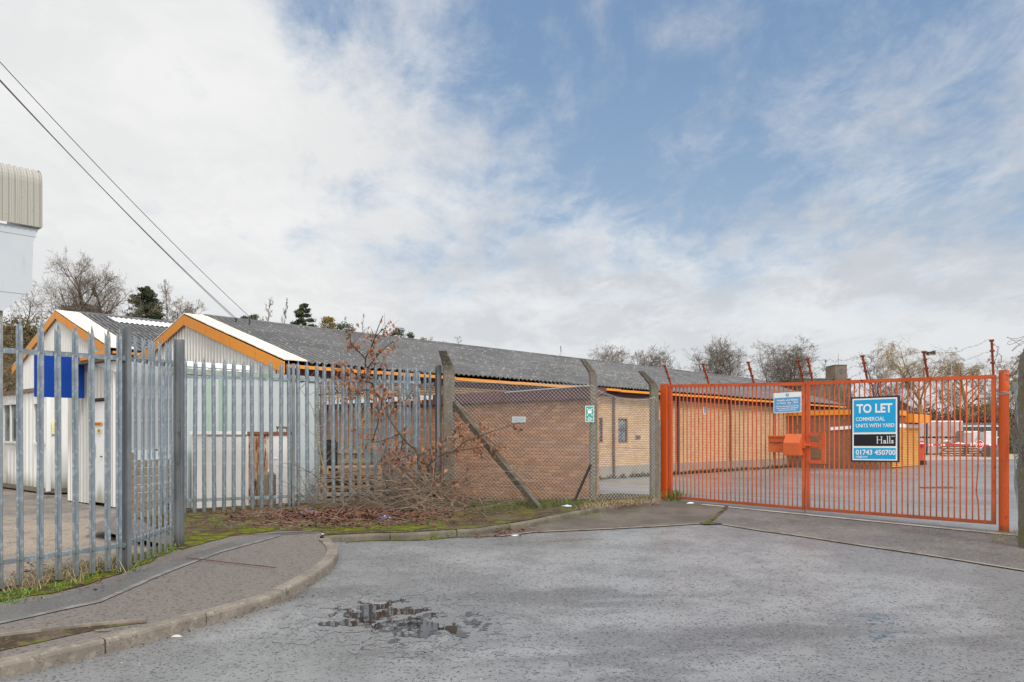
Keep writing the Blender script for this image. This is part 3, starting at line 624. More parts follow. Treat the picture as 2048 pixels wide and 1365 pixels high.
for (a, b, c) in (((372, 1055), (470, 1058), (590, 1050)), ((365, 1072), (520, 1070), (690, 1060)), ((372, 1117), (470, 1128), (552, 1137))):
    mb = MB(); pts = [Z(gr(*q, .1), .108) for q in (a, b, c)]; mb.tube(smooth_path(pts, 4), .0055, 5)
    tag(mb.build('bramble_cane', M['bramble'], loc=pts[0]), {1055: 'reddish bramble cane lying furthest back across the leaf litter', 1072: 'long reddish bramble cane along the front edge of the leaf litter', 1117: 'thin bramble cane trailing across the pavement'}[a[1]], 'bramble')


# ------------------------------------------------------------------ palisade fences
PH = 2.58
def pale_mesh(H, bolts=(.245, 2.27)):
    mb = MB(); xs = (-.034, -.021, -.009, .009, .021, .034); ys = (.012, -.006, .002, .002, -.006, .012); ears = (.075, .085, .02, .02, .085, .075)
    V = []
    for k, (z, cut) in enumerate(((0, 0), (H - .14, 0), (H, 1))):
        for i in range(6): V.append((xs[i] * (1.0 if k < 2 else .92), ys[i], z - (ears[i] if cut else 0)))
    mb.add(V, [(r * 6 + i, r * 6 + i + 1, (r + 1) * 6 + i + 1, (r + 1) * 6 + i) for r in range(2) for i in range(5)])
    mb.add([(-.009, .002, H - .02), (.009, .002, H - .02), (0, .0, H + .025)], [(0, 1, 2)])
    mb.add([(-.034, .012, H - .075), (-.021, -.006, H - .085), (-.030, .018, H - .035)], [(0, 1, 2)])
    mb.add([(.034, .012, H - .075), (.030, .018, H - .035), (.021, -.006, H - .085)], [(0, 1, 2)])
    for z in bolts:
        mb.tube([(0, .004, z), (0, -.010, z)], .011, 6)
    off = MB(); off.v = mb.v; off.f = mb.f; off.mi = mb.mi
    me = bpy.data.meshes.new('pale'); me.from_pydata(off.v, [], off.f); me.materials.append(M['galv']); me.update(); return me
PALE = pale_mesh(PH)
def post_mb(p, z0, z1, w, l, ang):
    """I-section steel post"""
    mb = MB(); ex = Vector((math.cos(ang), math.sin(ang), 0)); ey = Vector((-ex.y, ex.x, 0)); p = Vector((p.x, p.y, z0)); h = z1 - z0
    mb.box(p, ex, ey, UP, .008, l - .016, h)
    for s in (-1, 1): mb.box(p + ey * s * (l / 2 - .004), ex, ey, UP, w, .008, h)
    return mb
def palisade(a, b, za, zb, ts, posts, label, back, H=PH, root_name='palisade_fence', raillo=.245, railhi=2.27, group=None):
    """a,b ends; ts: pale positions in metres from a; back: +1 if the rails stand left of a->b"""
    d = (b - a); L = d.length; d.normalize(); n = Vector((-d.y, d.x, 0)) * back
    root = empty(root_name, (a.x, a.y, za), label, 'fence', group)
    ang = math.atan2(d.y, d.x) + (0 if back > 0 else math.pi)
    zz = lambda t: za + (zb - za) * t / L
    for t in ts:
        p = a + d * t; j = rnd.uniform(-.008, .008)
        o = place_part('pale', PALE, root, (p.x, p.y, zz(t) + rnd.uniform(-.008, .008)), ang)
        o.rotation_euler = (rnd.uniform(-.006, .006), rnd.uniform(-.007, .007), ang + rnd.uniform(-.06, .06))
    t0, t1 = min(ts) - .1, max(ts) + .1
    for h in (raillo, railhi):
        mb = MB(); p = a + d * t0 + n * .018; q = a + d * t1 + n * .018
        up = (Vector((0, 0, zz(t1) - zz(t0))) + d * (t1 - t0)).normalized()
        P = Vector((p.x, p.y, zz(t0) + h)); Q = Vector((q.x, q.y, zz(t1) + h))
        mb.bar(P, Q, .006, .05); mb.bar(P + n * .025 + UP * .022, Q + n * .025 + UP * .022, .05, .006)
        mb.build('rail', M['galv'], root)
    for (p, z0, z1, w, l) in posts:
        post_mb(p, z0, z1, w, l, ang).build('post', M['galv_dark'], root)
    return root
# near run, going away from the camera; pale positions measured back from the corner post
A_start = PA - ADIR * 2.2
tA = [2.2 - t for t in (.045, .17, .335, .51, .685, .865, 1.05, 1.235, 1.42, 1.605, 1.79, 1.97, 2.15)]
palisade(A_start, PA, -.01, .035, sorted(tA), [(PA + Vector((.02, .03, 0)), .0, 2.64, .05, .1)], 'nearest run of galvanised palisade fence at the left edge, ending at the tall corner post', 1)
dB = (PB - PA).length
palisade(PA, PB, .035, .085, [.14 + .162 * i for i in range(8)], [(PB + Vector((.0, .0, 0)), .06, 2.69, .1, .1)], 'short run of palisade fence between two dark posts, white board behind', 1)
LC = (C1 - C0).length
palisade(C0 - CD * .45, C1, .165, .205, [.02 + .153 * i for i in range(int((LC + .3) / .153))], [(C1 + CD * .02, .1, 2.80, .09, .1), (C0 + CD * 1.62 - GX * 0, .1, 2.72, .05, .06)], 'long run of galvanised palisade fence across the middle, behind the leafy sapling', 1)
D0 = Vector((-1.5, 15.25, 0)); D1 = Vector((-5.0, 18.4, 0)); dD = (D1 - D0).length
palisade(D0, D1, .2, .1, [.1 + .155 * i for i in range(int(dD / .155))], [], 'rear palisade fence running back from the end post towards the brick wall', -1)

# ------------------------------------------------------------------ chain-link fence and concrete posts
def concrete_post(p, z0, zb, tip, w, label):
    p = Vector((p.x, p.y, z0)); root = empty('concrete_post', p, label, 'fence post', 'concrete posts of the chain-link fence')
    mb = MB(); top = Vector((p.x, p.y, zb)); tv = Vector(tip)
    ex = Vector((1, 0, 0)); ey = Vector((0, 1, 0)); ch = .02
    def ring(c, s=1.0, ez=None):
        return [c + Vector((a * w / 2 * s, b * w / 2 * s, 0)) for a, b in ((-1, -.8), (-.8, -1), (.8, -1), (1, -.8), (1, .8), (.8, 1), (-.8, 1), (-1, .8))]
    rings = [ring(p - UP * .2), ring(p.lerp(top, .33)), ring(p.lerp(top, .66)), ring(top - UP * .06), ring(top + (tv - top) * .12, .96), ring(tv, .72)]
    mb.add(sum(rings, []), [(r * 8 + i, r * 8 + (i + 1) % 8, (r + 1) * 8 + (i + 1) % 8, (r + 1) * 8 + i) for r in range(5) for i in range(8)] + [tuple(range(40, 48))])
    mb.build('shaft', M['concrete_post'], root, fix=True)
    return root
cp1 = concrete_post(P1, .1, 2.76, (P1.x - .09, P1.y - .25, 3.03), .21, 'lichened concrete fence post beside the end of the palisade, with the long diagonal brace')
cp2 = concrete_post(P2, .2, 2.60, (P2.x - .2, P2.y - .1, 2.86), .135, 'cranked concrete fence post carrying the green assembly sign')
cp3 = concrete_post(P3, .22, 2.43, (P3.x - .27, P3.y - .15, 2.69), .155, 'cranked concrete fence post next to the orange gate')
P4 = Vector((6.55, 10.15, 0))
cp4 = concrete_post(P4, .0, 2.42, (P4.x + .02, P4.y - .02, 2.56), .17, 'concrete fence post at the right edge, beside the bunched green mesh')
mb = MB(); a = Vector((P1.x + .10, P1.y - .06, 2.08)); b = Z(gr(1085, 1018, .09), .02); mb.bar(a, b, .105, .10)
M['brace'] = mat('brace', (.105, .092, .072), .9, spec=.2, layers=[('noise', 6, .42, .62, (.065, .058, .045), .8), ('noise', 18, .54, .66, (.19, .175, .14), .6)], bump=(35, .7, .012))
tag(mb.build('brace', M['brace'], cp1))
mb = MB(); mb.bar((P2.x - .06, P2.y - .08, .95), Z(gr(1145, 1007, .09), .05), .035, .03)
mb.build('brace', M['black'], cp2)
mb = MB(); mb.bar((P3.x + .095, P3.y - .02, .2), (P3.x + .095, P3.y - .02, 1.78), .04, .07); tag(mb.build('stay', M['kerb'], cp3))

def mesh_panel(name, f, L, H, pitch, r, m, parent, n=3, sub=1):
    """woven wire: f(s,h) -> point; two families of diagonals with a slight weave"""
    mb = MB(); k = int((L + H) / pitch) + 1
    for fam in (0, 1):
        for i in range(k):
            s0 = i * pitch - (H if fam == 0 else 0)
            # line: s = s0 + h (fam 0) or s = s0 - h (fam 1), clipped to the panel
            hs = []
            if fam == 0: lo = max(0, -s0); hi = min(H, L - s0)
            else: lo = max(0, s0 - L); hi = min(H, s0)
            if hi - lo < .03: continue
            g = lambda h: f(s0 + h if fam == 0 else s0 - h, h)
            m_ = max(1, int((hi - lo) / sub)) if sub < H else 1
            mb.tube([g(lo + (hi - lo) * j / m_) for j in range(m_ + 1)], r, n, cap=False)
    return mb.build(name, m, parent)
def chain_link(a, b, za, zb, ha, hb, label, sag=0.0, m='wire', lines=True, pitch=.072, r=.0022, sub=5, warp=None):
    root = empty('chain_link_fence', (a.x, a.y, za), label, 'fence'); L = (b - a).length; d = (b - a).normalized()
    H = max(ha, hb)
    def f(s, h):
        t = s / L; z = za + (zb - za) * t + h * ((ha + (hb - ha) * t) / H) - sag * 4 * t * (1 - t) * (h / H) ** 3
        p = a + d * s
        q = Vector((p.x, p.y, z))
        if warp: q = warp(q, t, h / H)
        return q
    mesh_panel('mesh', f, L, H, pitch, r, M[m], root, 3, sub)
    if lines:
        for k in (.02, .5, .985):
            mb = MB(); mb.tube([f(L * j / 8, H * k) for j in range(9)], .003, 4); mb.build('line_wire', M['wire_rust' if k == .5 else m], root)
    return root
nrm = Vector((0, -1, 0))
f1 = P1 + Vector((.06, -.11, 0)); f2 = P2 + Vector((.0, -.08, 0)); f3 = P3 + Vector((0, -.09, 0))
chain_link(f1, f2, .2, .23, 2.32, 2.18, 'wide bay of chain-link mesh in front of the brown brick wall')
chain_link(f2, f3, .23, .25, 2.14, 1.98, 'narrow sagging bay of chain-link mesh beside the orange gate', .12, sub=.4)
def bunch(q, t, h):
    w = .06 * math.sin(h * 9 + t * 7) + .05 * math.sin(h * 17 - t * 5)
    return q + Vector((w + .10 * (1 - t) * (1 - h) , w * .6, 0))
chain_link(GRt + Vector((.14, -.03, 0)), P4 + Vector((-.04, -.0, 0)), .08, .03, 2.1, 2.25, 'loose greenish mesh bunched between the right gate post and the concrete post', .0, 'wire_green', False, .062, .0052, .25, bunch)

def barbed(name, pts, label, m='wire_rust', r=.0028, jit=.02, barb=.11, parent=None, seed=1):
    rr = random.Random(seed); mb = MB()
    P = smooth_path([Vector(p) for p in pts], 6)
    P = [p + Vector((rr.gauss(0, jit), rr.gauss(0, jit), rr.gauss(0, jit))) * (0 if i in (0, len(P) - 1) else 1) for i, p in enumerate(P)]
    mb.tube(P, r, 3, cap=False)
    for i in range(len(P) - 1):
        L = (P[i + 1] - P[i]).length; k = max(1, int(L / barb))
        for j in range(k):
            c = P[i].lerp(P[i + 1], (j + .5) / k)
            for q in range(2):
                v = Vector((rr.gauss(0, 1), rr.gauss(0, 1), rr.gauss(0, 1))).normalized() * .024
                mb.tube([c - v, c + v], r * .7, 3, cap=False)
    return mb
root = empty('barbed_wire', (P1.x, P1.y, 2.8), 'rusty barbed wire strung between the cranked concrete posts above the mesh', 'barbed wire')
tips = [Vector((P1.x - .12, P1.y - .26, 2.98)), Vector((P2.x - .17, P2.y - .11, 2.83)), Vector((P3.x - .23, P3.y - .15, 2.66))]
bends = [Vector((P1.x - .05, P1.y - .1, 2.74)), Vector((P2.x - .04, P2.y - .06, 2.62)), Vector((P3.x - .06, P3.y - .09, 2.46))]
for k in (0.0, .5, .95):
    for i in range(2):
        a = tips[i].lerp(bends[i], k); b = tips[i + 1].lerp(bends[i + 1], k)
        barbed('strand', [a, a.lerp(b, .25) - UP * .05, a.lerp(b, .5) - UP * (.08 + .05 * k), a.lerp(b, .75) - UP * .05, b], '', 'wire', .0026, .02, .12, None, int(k * 10) + i).build('strand', M['wire'], root)
for (px, s) in ((1005, 1), (1040, 2), (1076, 3), (1270, 4)):
    a = at(px, 742, 14.7); rr = random.Random(s)
    mb = MB(); mb.tube([a + Vector((rr.gauss(0, .05), rr.gauss(0, .03), .12 - j * .1)) for j in range(6)], .0028, 3, cap=False); mb.build('strand', M['wire'], root)

# ------------------------------------------------------------------ orange gates
def gate_leaf(a, b, zt_a, zt_b, zb_a, zb_b, label, bars, skip=None, bent=None, pitch=.08):
    d = (b - a).normalized(); L = (b - a).length; root = empty('gate_leaf', (a.x, a.y, zb_a), label, 'gate', 'pair of orange steel gates')
    zt = lambda t: zt_a + (zt_b - zt_a) * t / L; zb = lambda t: zb_a + (zb_b - zb_a) * t / L
    P = lambda t, z, k=0.0: Vector((a.x + d.x * t, a.y + d.y * t, z)) + GN * k
    for nm, z, w in (('top_rail', zt, .055), ('bottom_rail', zb, .05)):
        mb = MB(); mb.bar(P(.0, z(0)), P(L, z(L)), .05, w); mb.build(nm, M['orange'], root)
    for t in (.027, L - .027):
        mb = MB(); mb.bar(P(t, zb(t) + .026), P(t, zt(t) - .03), .05, .052, up=d); mb.build('stile', M['orange'], root)
    n = int((L - .11) / pitch); st = (L - .11) / n
    for i in range(1, n):
        t = .055 + st * i; z0, z1 = zb(t) + .026, zt(t) - .029
        segs = [(z0, z1)]
        if skip and skip[0] < t < skip[1]: segs = [(z0, skip[2]), (skip[3], z1)]
        mb = MB()
        for (s0, s1) in segs:
            if bent == i:
                mb.tube([P(t, s0), P(t - .008, s0 + .25, .0), P(t - .03, s0 + .42, .01), P(t - .01, s0 + .75, 0), P(t, s1)], .0115, 6)
            else: mb.tube([P(t + rnd.gauss(0, .0015), s0), P(t + rnd.gauss(0, .0015), s1)], .0118, 6)
        mb.build('bar', M['orange'], root, smooth=False)
    return root, P, zt, zb, L
tC = 2.762; GC = GL + GD * tC
a1 = GL + GD * .1; b1 = GC - GD * .012; a2 = GC + GD * .012; b2 = GRt - GD * .075
lf1, PL, ztL, zbL, LL = gate_leaf(a1, b1, 2.425, 2.345, .315, .255, 'left orange gate leaf with the hooded lock box and pale blue safety sign', 33)
lf2, PR, ztR, zbR, LR = gate_leaf(a2, b2, 2.35, 2.318, .258, .225, 'right orange gate leaf carrying the blue letting board', 33, (.05, .30, 1.02, 1.52), 31)
# posts
root = empty('gate_post', (GL.x, GL.y, .2), 'square orange gate post at the left end of the gates', 'gate post')
mb = MB(); mb.box((GL.x, GL.y, .18), GD, GN, UP, .135, .135, 2.27); mb.build('shaft', M['orange_post'], root)
mb = MB(); mb.box((GL.x, GL.y, 2.452), GD, GN, UP, .14, .14, .012); mb.build('cap', M['orange_mossy'], root)
for z in (.55, 2.05):
    mb = MB(); p = Vector((GL.x, GL.y, z)) + GD * .082; mb.tube([p - UP * .06, p + UP * .06], .022, 8); mb.build('hinge', M['orange'], root)
root = empty('gate_post', (GRt.x, GRt.y, .05), 'round orange gate post at the right end of the gates', 'gate post')
mb = MB(); mb.tube([(GRt.x + .03, GRt.y, .03), (GRt.x + .03, GRt.y, 2.40)], .066, 20); mb.build('shaft', M['orange_post'], root, smooth=False)
mb = MB(); mb.tube([(GRt.x + .03, GRt.y, 2.40), (GRt.x + .03, GRt.y, 2.408)], [.067, .06], 20); mb.build('cap', M['orange_post'], root)
mb = MB()
for i in range(3):
    z = 2.06 + i * .015; mb.tube([Vector((GRt.x + .03 + math.cos(t) * .072, GRt.y + math.sin(t) * .072, z + .008 * math.sin(t * 3 + i))) for t in lin(0, 6.28, 14)], .004, 4)
mb.build('wire_tie', M['wire'], root)
mb = MB(); mb.tube([(GRt.x + .03, GRt.y - .06, .33), (GRt.x + .03, GRt.y - .085, .33)], .015, 6); mb.build('bolt', M['orange_post'], root)
# barbed-wire arms on the gates
arms = []
def arm(root, P, t, z, out, h, side=0.0):
    b = P(t, z + .026); tip = b + GN * out + UP * h + GD * side
    mb = MB(); mb.bar(b, tip, .028, .028, up=GD)
    for k in (.35, .68, .97):
        c = b.lerp(tip, k); mb.tube([c - GD * .03 - GN * .0, c + GD * .03], .016, 6); mb.tube([c + GN * .014, c + GN * .04], .012, 6)
    mb.build('wire_arm', M['rust_arm'], root); arms.append((b, tip))
for px in (1334, 1418, 1508, 1609):
    u = (px - HX) / F; t = (u * a1.y - a1.x) / (GD.x - u * GD.y); t = min(max(t, .03), LL - .03); arm(lf1, PL, t, ztL(t), .22, .36)
for px, o, h in ((1625.5, .2, .38), (1735, .22, .37), (1856, .21, .38), (1989, .10, .50)):
    u = (px - HX) / F; t = (u * a2.y - a2.x) / (GD.x - u * GD.y); t = min(max(t, .03), LR - .03); arm(lf2, PR, t, ztR(t), o, h)
root = empty('barbed_wire', arms[0][0], 'rusty barbed wire strung along the arms on top of the orange gates', 'barbed wire')
for i in range(len(arms) - 1):
    for k, sg in ((.97, .05), (.68, .09), (.35, .12)):
        a = arms[i][0].lerp(arms[i][1], k); b = arms[i + 1][0].lerp(arms[i + 1][1], k)
        if (b - a).length < .25: sg = 0
        barbed('strand', [a, a.lerp(b, .3) - UP * sg, a.lerp(b, .6) - UP * sg * 1.1, b], '', 'wire_rust', .0020, .022, .14, None, i * 3 + int(k * 10)).build('strand', M['wire_rust'], root)
# slack strand hooked over the top rail, and tangle between the gate and the concrete post
mb = MB(); e = arms[-1]; q = Vector((P4.x, P4.y, 2.52))
for k, s in ((.9, 3), (.6, 5)):
    a = e[0].lerp(e[1], k); w = barbed('strand', [a, a.lerp(q, .3) - UP * .22, a.lerp(q, .6) - UP * .34, a.lerp(q, .85) - UP * .1, q + UP * (.1 if k > .8 else -.1)], '', 'wire_rust', .004, .04, .06, None, s); w.build('strand', M['wire_rust'], root)
for s in range(3):
    rr = random.Random(s + 40); c = Vector((P4.x - .02, P4.y, 2.55)); mb = MB()
    mb.tube([c + Vector((math.cos(t * 5 + s) * .16, math.sin(t * 5) * .16, .06 + .17 * s * t + .06 * math.sin(t * 9))) for t in lin(0, 1.2, 16)], .0032, 3, cap=False); mb.build('strand', M['wire_rust'], root)
mb = MB(); p = PR(.85, ztR(.85)); mb.tube([p + GN * .03 + UP * .03, p + GN * .05 - UP * .05 + GD * .05, p + GN * .04 - UP * .16 - GD * .03, p + GN * .03 - UP * .3 - GD * .12], .003, 3); mb.build('strand', M['wire'], root)
# lock gear
def gpx(px, o): u = (px - HX) / F; return (u * o.y - o.x) / (GD.x - u * GD.y)
def zpx(py, p): return CAMZ - (py - HY) / F * p.y
t0, t1 = gpx(1540, a1), gpx(1576, a1); pm = PL((t0 + t1) / 2, 0); z0, z1 = zpx(905, pm), zpx(873, pm)
bd = Board(PL(t0, z0, .014), GD, GN)
w = t1 - t0; h = z1 - z0
mb = MB(); bd.slab(mb, 0, 0, w, h, 0, .05); bd.slab(mb, -.004, h - .012, w + .004, h + .012, 0, .075)
mb.build('letter_box', M['orange_mossy'], lf1)
mb = MB(); bd.slab(mb, .012, h * .62, w - .01, h * .66, .05, .062); bd.slab(mb, w * .3, h * .56, w * .62, h * .62, .05, .066); mb.build('flap', M['rust_arm'], lf1)
t0, t1 = gpx(1573, a1), gpx(1609, a1); pm = PL((t0 + t1) / 2, 0); pm = pm + GN * .1
z0, z1 = zpx(911, pm), zpx(868, pm); h = z1 - z0; bd = Board(PL(t0 + .03, z0, .02), GD, GN); w = t1 - t0 - .035
prof = [(0, 0), (.17, 0), (.17, h * .58), (.06, h), (0, h)]
mb = MB(); mb.prism([bd.p(0, v, k) for (k, v) in prof], GD * w); mb.build('lock_box', M['orange_mossy'], lf1, fix=True)
mb = MB(); mb.bar(PL(LL - .13, (z0 + z1) / 2 - .0, .06), PR(.09, (z0 + z1) / 2, .06), .03, .045); mb.bar(PL(LL + .0, (z0 + z1) / 2 - .06, .06), PL(LL, (z0 + z1) / 2 + .05, .06), .05, .05, up=GD); mb.build('bolt', M['orange'], lf1)
mb = MB(); zc = (z0 + z1) / 2
tA_, tB_ = .05, gpx(1652, a2)
for (s, e) in ((PR(tA_, 1.50, .02), PR(tB_, 1.50, .02)), (PR(tA_, 1.04, .02), PR(tB_, 1.04, .02))): mb.bar(s, e, .05, .05)
mb.bar(PR(tB_ - .027, 1.065, .02), PR(tB_ - .027, 1.475, .02), .05, .055, up=GD); mb.build('latch_frame', M['orange'], lf2)
mb = MB(); mb.bar(PR(.06, zc, .03), PR(tB_ - .05, zc, .03), .012, .085); mb.bar(PR(tB_ - .075, zc - .08, .035), PR(tB_ - .075, zc + .08, .035), .02, .05, up=GD); mb.build('latch_plate', M['orange'], lf2)
mb = MB(); mb.tube([PR(-.012, .13, .03), PR(-.012, .6, .03)], .011, 8); mb.build('drop_bolt', M['rust_arm'], lf1)

# ------------------------------------------------------------------ signs on the gate
def sign_corner(px0, px1, py_top, py_bot, o, P, k):
    t0, t1 = gpx(px0, o), gpx(px1, o); pa = P(t0, 0) + GN * k
    return t0, t1, zpx(py_bot, pa), zpx(py_top, pa)
t0 = gpx(1701.5, a2 + GN * .05); t1 = gpx(1798.5, a2 + GN * .05); pa = PR(t0, 0, .05); zb0 = zpx(924, pa); zt0 = zpx(795, pa)
W = t1 - t0; H = zt0 - zb0
root = empty('letting_board', PR(t0, zb0, .03), 'framed turquoise and black TO LET board hung on the right gate leaf', 'sign')
bd = Board(PR(t0, zb0, .028), GD + Vector((0, 0, .006)), GN)
mb = MB(); bd.slab(mb, 0, 0, W, H, 0, .022); mb.build('frame', M['sign_frame'], root)
mb = MB(); bd.rect(mb, .028, .028, W - .028, H - .028, .0245); mb.build('face', M['white_gloss'], root)
m_ = .05; mb = MB(); bd.rect(mb, m_, H * .455, W - m_, H - m_, .027); bd.rect(mb, m_, m_, W - m_, H * .215, .027); mb.build('panel', M['sign_cyan'], root)
mb = MB(); bd.rect(mb, m_, H * .245, W - m_, H * .425, .027); mb.build('panel', M['sign_black'], root)
mb = MB(); k = .0295
bd.text(mb, 'TO LET', m_ + .045, H * .755, H * .185, k, .006, 'LEFT', W * .74)
bd.text(mb, 'COMMERCIAL', m_ + .03, H * .63, H * .08, k, .0012, 'LEFT', W * .60)
bd.text(mb, 'UNITS WITH YARD', m_ + .03, H * .53, H * .08, k, .0012, 'LEFT', W * .795)
bd.text(mb, '01743 450700', m_ + .03, H * .113, H * .105, k, .0022, 'LEFT', W * .82)
bd.text(mb, 'hallsgb.com', m_ + .03, H * .068, H * .045, k, .0008, 'LEFT', W * .245)
mb.build('lettering', M['white_gloss'], root)
mb = MB()
hx = W * .555; hb = H * .285; hh = H * .105; st = .011
for u in (hx, hx + .062):                                   # serif H
    bd.rect(mb, u, hb, u + st, hb + hh, k); bd.rect(mb, u - .008, hb, u + st + .008, hb + .006, k + .0004); bd.rect(mb, u - .008, hb + hh - .006, u + st + .008, hb + hh, k + .0004)
bd.rect(mb, hx + st, hb + hh * .48, hx + .062, hb + hh * .48 + .007, k + .0004)
bd.text(mb, 'a', hx + .092, hb, hh * 1.02, k, .0012, 'LEFT')
for u in (hx + .152, hx + .186):
    bd.rect(mb, u, hb, u + st, hb + hh * 1.06, k); bd.rect(mb, u - .007, hb, u + st + .007, hb + .006, k + .0004); bd.rect(mb, u - .009, hb + hh * 1.02, u, hb + hh * 1.06, k)
bd.text(mb, 's', hx + .208, hb, hh * 1.02, k, .0012, 'LEFT')
bd.text(mb, '1845', hx + .212, hb + hh * .93, hh * .24, k, .0004, 'LEFT')
mb.build('lettering', M['white_gloss'], root)
# safety notice
oS = a1 + GN * .04; t0 = gpx(1546.5, oS); t1 = gpx(1602, oS); pa = PL(t0, 0, .04); zb0 = zpx(827, pa); zt0 = zpx(787, pa); W = t1 - t0; H = zt0 - zb0
root = empty('safety_sign', PL(t0, zb0, .03), 'white and pale blue health and safety notice on the left gate leaf', 'sign')
bd = Board(PL(t0, zb0, .022), GD + Vector((0, 0, .02)), GN)
mb = MB(); bd.slab(mb, 0, 0, W, H, 0, .006); mb.build('plate', M['white_gloss'], root)
mb = MB(); bd.rect(mb, .012, .012, W - .012, H * .755, .0075); bd.disc(mb, W * .5, H * .875, H * .088, .0075); mb.build('panel', M['sign_blue'], root)
mb = MB(); k = .009
bd.text(mb, 'Health and Safety', W / 2, H * .585, H * .12, k, .001, 'CENTER', W * .76); bd.text(mb, 'at Work  Act  1974', W / 2, H * .45, H * .12, k, .001, 'CENTER', W * .76)
for i, s in enumerate(('Anyone entering these premises', 'must comply with regulations', 'covered by the above act.')):
    bd.text(mb, s, W / 2, H * (.30 - .095 * i), H * .085, k, .0008, 'CENTER', W * (.84, .78, .66)[i])
bd.rect(mb, W * .1, H * .40, W * .9, H * .405, k)
bd.shape(mb, [(W * .5 - .008, H * .90), (W * .5 - .006, H * .865), (W * .5 + .006, H * .865), (W * .5 + .008, H * .90), (W * .5 + .008, H * .935), (W * .5 - .008, H * .935)], k); bd.disc(mb, W * .5, H * .835, .006, k, 12)
mb.build('lettering', M['white_gloss'], root)
# assembly point sign on the concrete post
o = P2 + Vector((0, -.105, 0)); u0 = (1170.5 - HX) / F * o.y; u1 = (1188 - HX) / F * o.y; zb0 = zpx(844.5, o); zt0 = zpx(812, o); W = u1 - u0; H = zt0 - zb0
root = empty('assembly_sign', (u0, o.y, zb0), 'small green and white fire assembly point sign tied to the concrete post', 'sign')
bd = Board((u0, o.y, zb0), (1, .0, -.01), (0, -1, 0)); c = .018
def rr_pts(x0, y0, x1, y1, r): return [(x0 + r * (1 - math.cos(a)) if q in (0, 3) else x1 - r * (1 - math.cos(a)), 0) for q in range(4) for a in (0,)] and [
    (cx + r * math.cos(a), cy + r * math.sin(a)) for cx, cy, s in ((x1 - r, y1 - r, 0), (x0 + r, y1 - r, 1), (x0 + r, y0 + r, 2), (x1 - r, y0 + r, 3)) for a in lin(s * math.pi / 2, (s + 1) * math.pi / 2, 5)]
mb = MB(); mb.prism([bd.p(u, v, 0) for u, v in rr_pts(0, 0, W, H, c)], bd.n * .004); mb.build('plate', M['white_gloss'], root, fix=True)
mb = MB(); bd.shape(mb, rr_pts(.01, .01, W - .01, H - .01, c * .8), .006); mb.build('panel', M['sign_green'], root)
mb = MB(); k = .0075; cx, cy = W / 2, H * .63
for (x, d_) in ((-.022, .9), (.022, .9), (0, 1.15)):
    bd.disc(mb, cx + x, cy + .026 * d_ + .012, .0095, k + .0002 * d_, 12); bd.shape(mb, [(cx + x - .011, cy - .03), (cx + x + .011, cy - .03), (cx + x + .013, cy + .024), (cx + x - .013, cy + .024)], k)
for sx in (-1, 1):
    for sy in (-1, 1):
        ax_, ay_ = cx + sx * .05, cy + sy * .066; tx, ty = cx + sx * .03, cy + sy * .044
        bd.shape(mb, [(tx, ty), (tx + sx * .022, ty), (tx, ty + sy * .022)][::1 if sx * sy > 0 else -1], k)
        dx, dy = .0045 * -sy * sx, .0045; bd.shape(mb, [(ax_ - .004, ay_ + sx * sy * .004), (ax_ + .004, ay_ - sx * sy * .004), (tx + sx * .008 + .004, ty + sy * .008 - sx * sy * .004), (tx + sx * .008 - .004, ty + sy * .008 + sx * sy * .004)], k)
for i, s in enumerate(('Fire', 'assembly', 'point')): bd.text(mb, s, cx, H * (.25 - .085 * i), H * .10, k, .0008)
mb.build('lettering', M['white_gloss'], root)

# ------------------------------------------------------------------ sheds
def hit(px, o, d):
    """distance along horizontal line o+d*s that appears at image column px"""
    u = (px - HX) / F; return (u * o.y - o.x) / (d.x - u * d.y)
def corr_roof(mb, B, a0, a1, g0, z0, g1, z1, pitch=.215, amp=.036, sheets=4, per=6):
    n = int((a1 - a0) / pitch * per); rows = []
    sg = 1
    for k in range(sheets):
        for (t, lift) in ((k / sheets - (.014 if k else 0), .034), ((k + 1) / sheets, .0)):
            rows.append((t, lift))
    V = []; UVS = []
    for (t, lift) in rows:
        for i in range(n + 1):
            a = a0 + (a1 - a0) * i / n
            sagz = .022 * mnoise.noise(Vector((a * .33, t * 3, g0)))
            V.append(B(a, g0 + (g1 - g0) * t, z0 + (z1 - z0) * t + lift + amp * math.cos(2 * math.pi * a / pitch) + sagz))
    fs = [(r * (n + 1) + i, r * (n + 1) + i + 1, (r + 1) * (n + 1) + i + 1, (r + 1) * (n + 1) + i) for r in range(len(rows) - 1) for i in range(n)]
    uvp = lambda k: (a0 + (a1 - a0) * (k % (n + 1)) / n, rows[k // (n + 1)][0] * 6)
    mb.add(V, fs, [tuple(uvp(k) for k in f) for f in fs])
def clad(mb, P, u0, u1, bot, top, n_out, pitch=.19, amp=.028):
    """trapezoid profile vertical sheeting along u; P(u,z)"""
    us = []; u = u0
    while u < u1:
        for f, o in ((0, 0), (.30, 0), (.42, 1), (.58, 1), (.70, 0)):
            if u + f * pitch < u1: us.append((u + f * pitch, o))
        u += pitch
    us.append((u1, 0)); V = []
    for (u, o) in us: V += [P(u, bot(u)) + n_out * (amp * o), P(u, top(u)) + n_out * (amp * o)]
    fs = [(2 * i, 2 * i + 2, 2 * i + 3, 2 * i + 1) for i in range(len(us) - 1)]
    mb.add(V, fs, [((us[i][0] - u0, 0), (us[i + 1][0] - u0, 0), (us[i + 1][0] - u0, 1), (us[i][0] - u0, 1)) for i in range(len(us) - 1)])
def brick_wall(mb, p, q, z0, z1, u0=0.0):
    L = (q - p).length
    mb.quad(Vector((p.x, p.y, z0)), Vector((q.x, q.y, z0)), Vector((q.x, q.y, z1)), Vector((p.x, p.y, z1)), [(u0, z0), (u0 + L, z0), (u0 + L, z1), (u0, z1)])
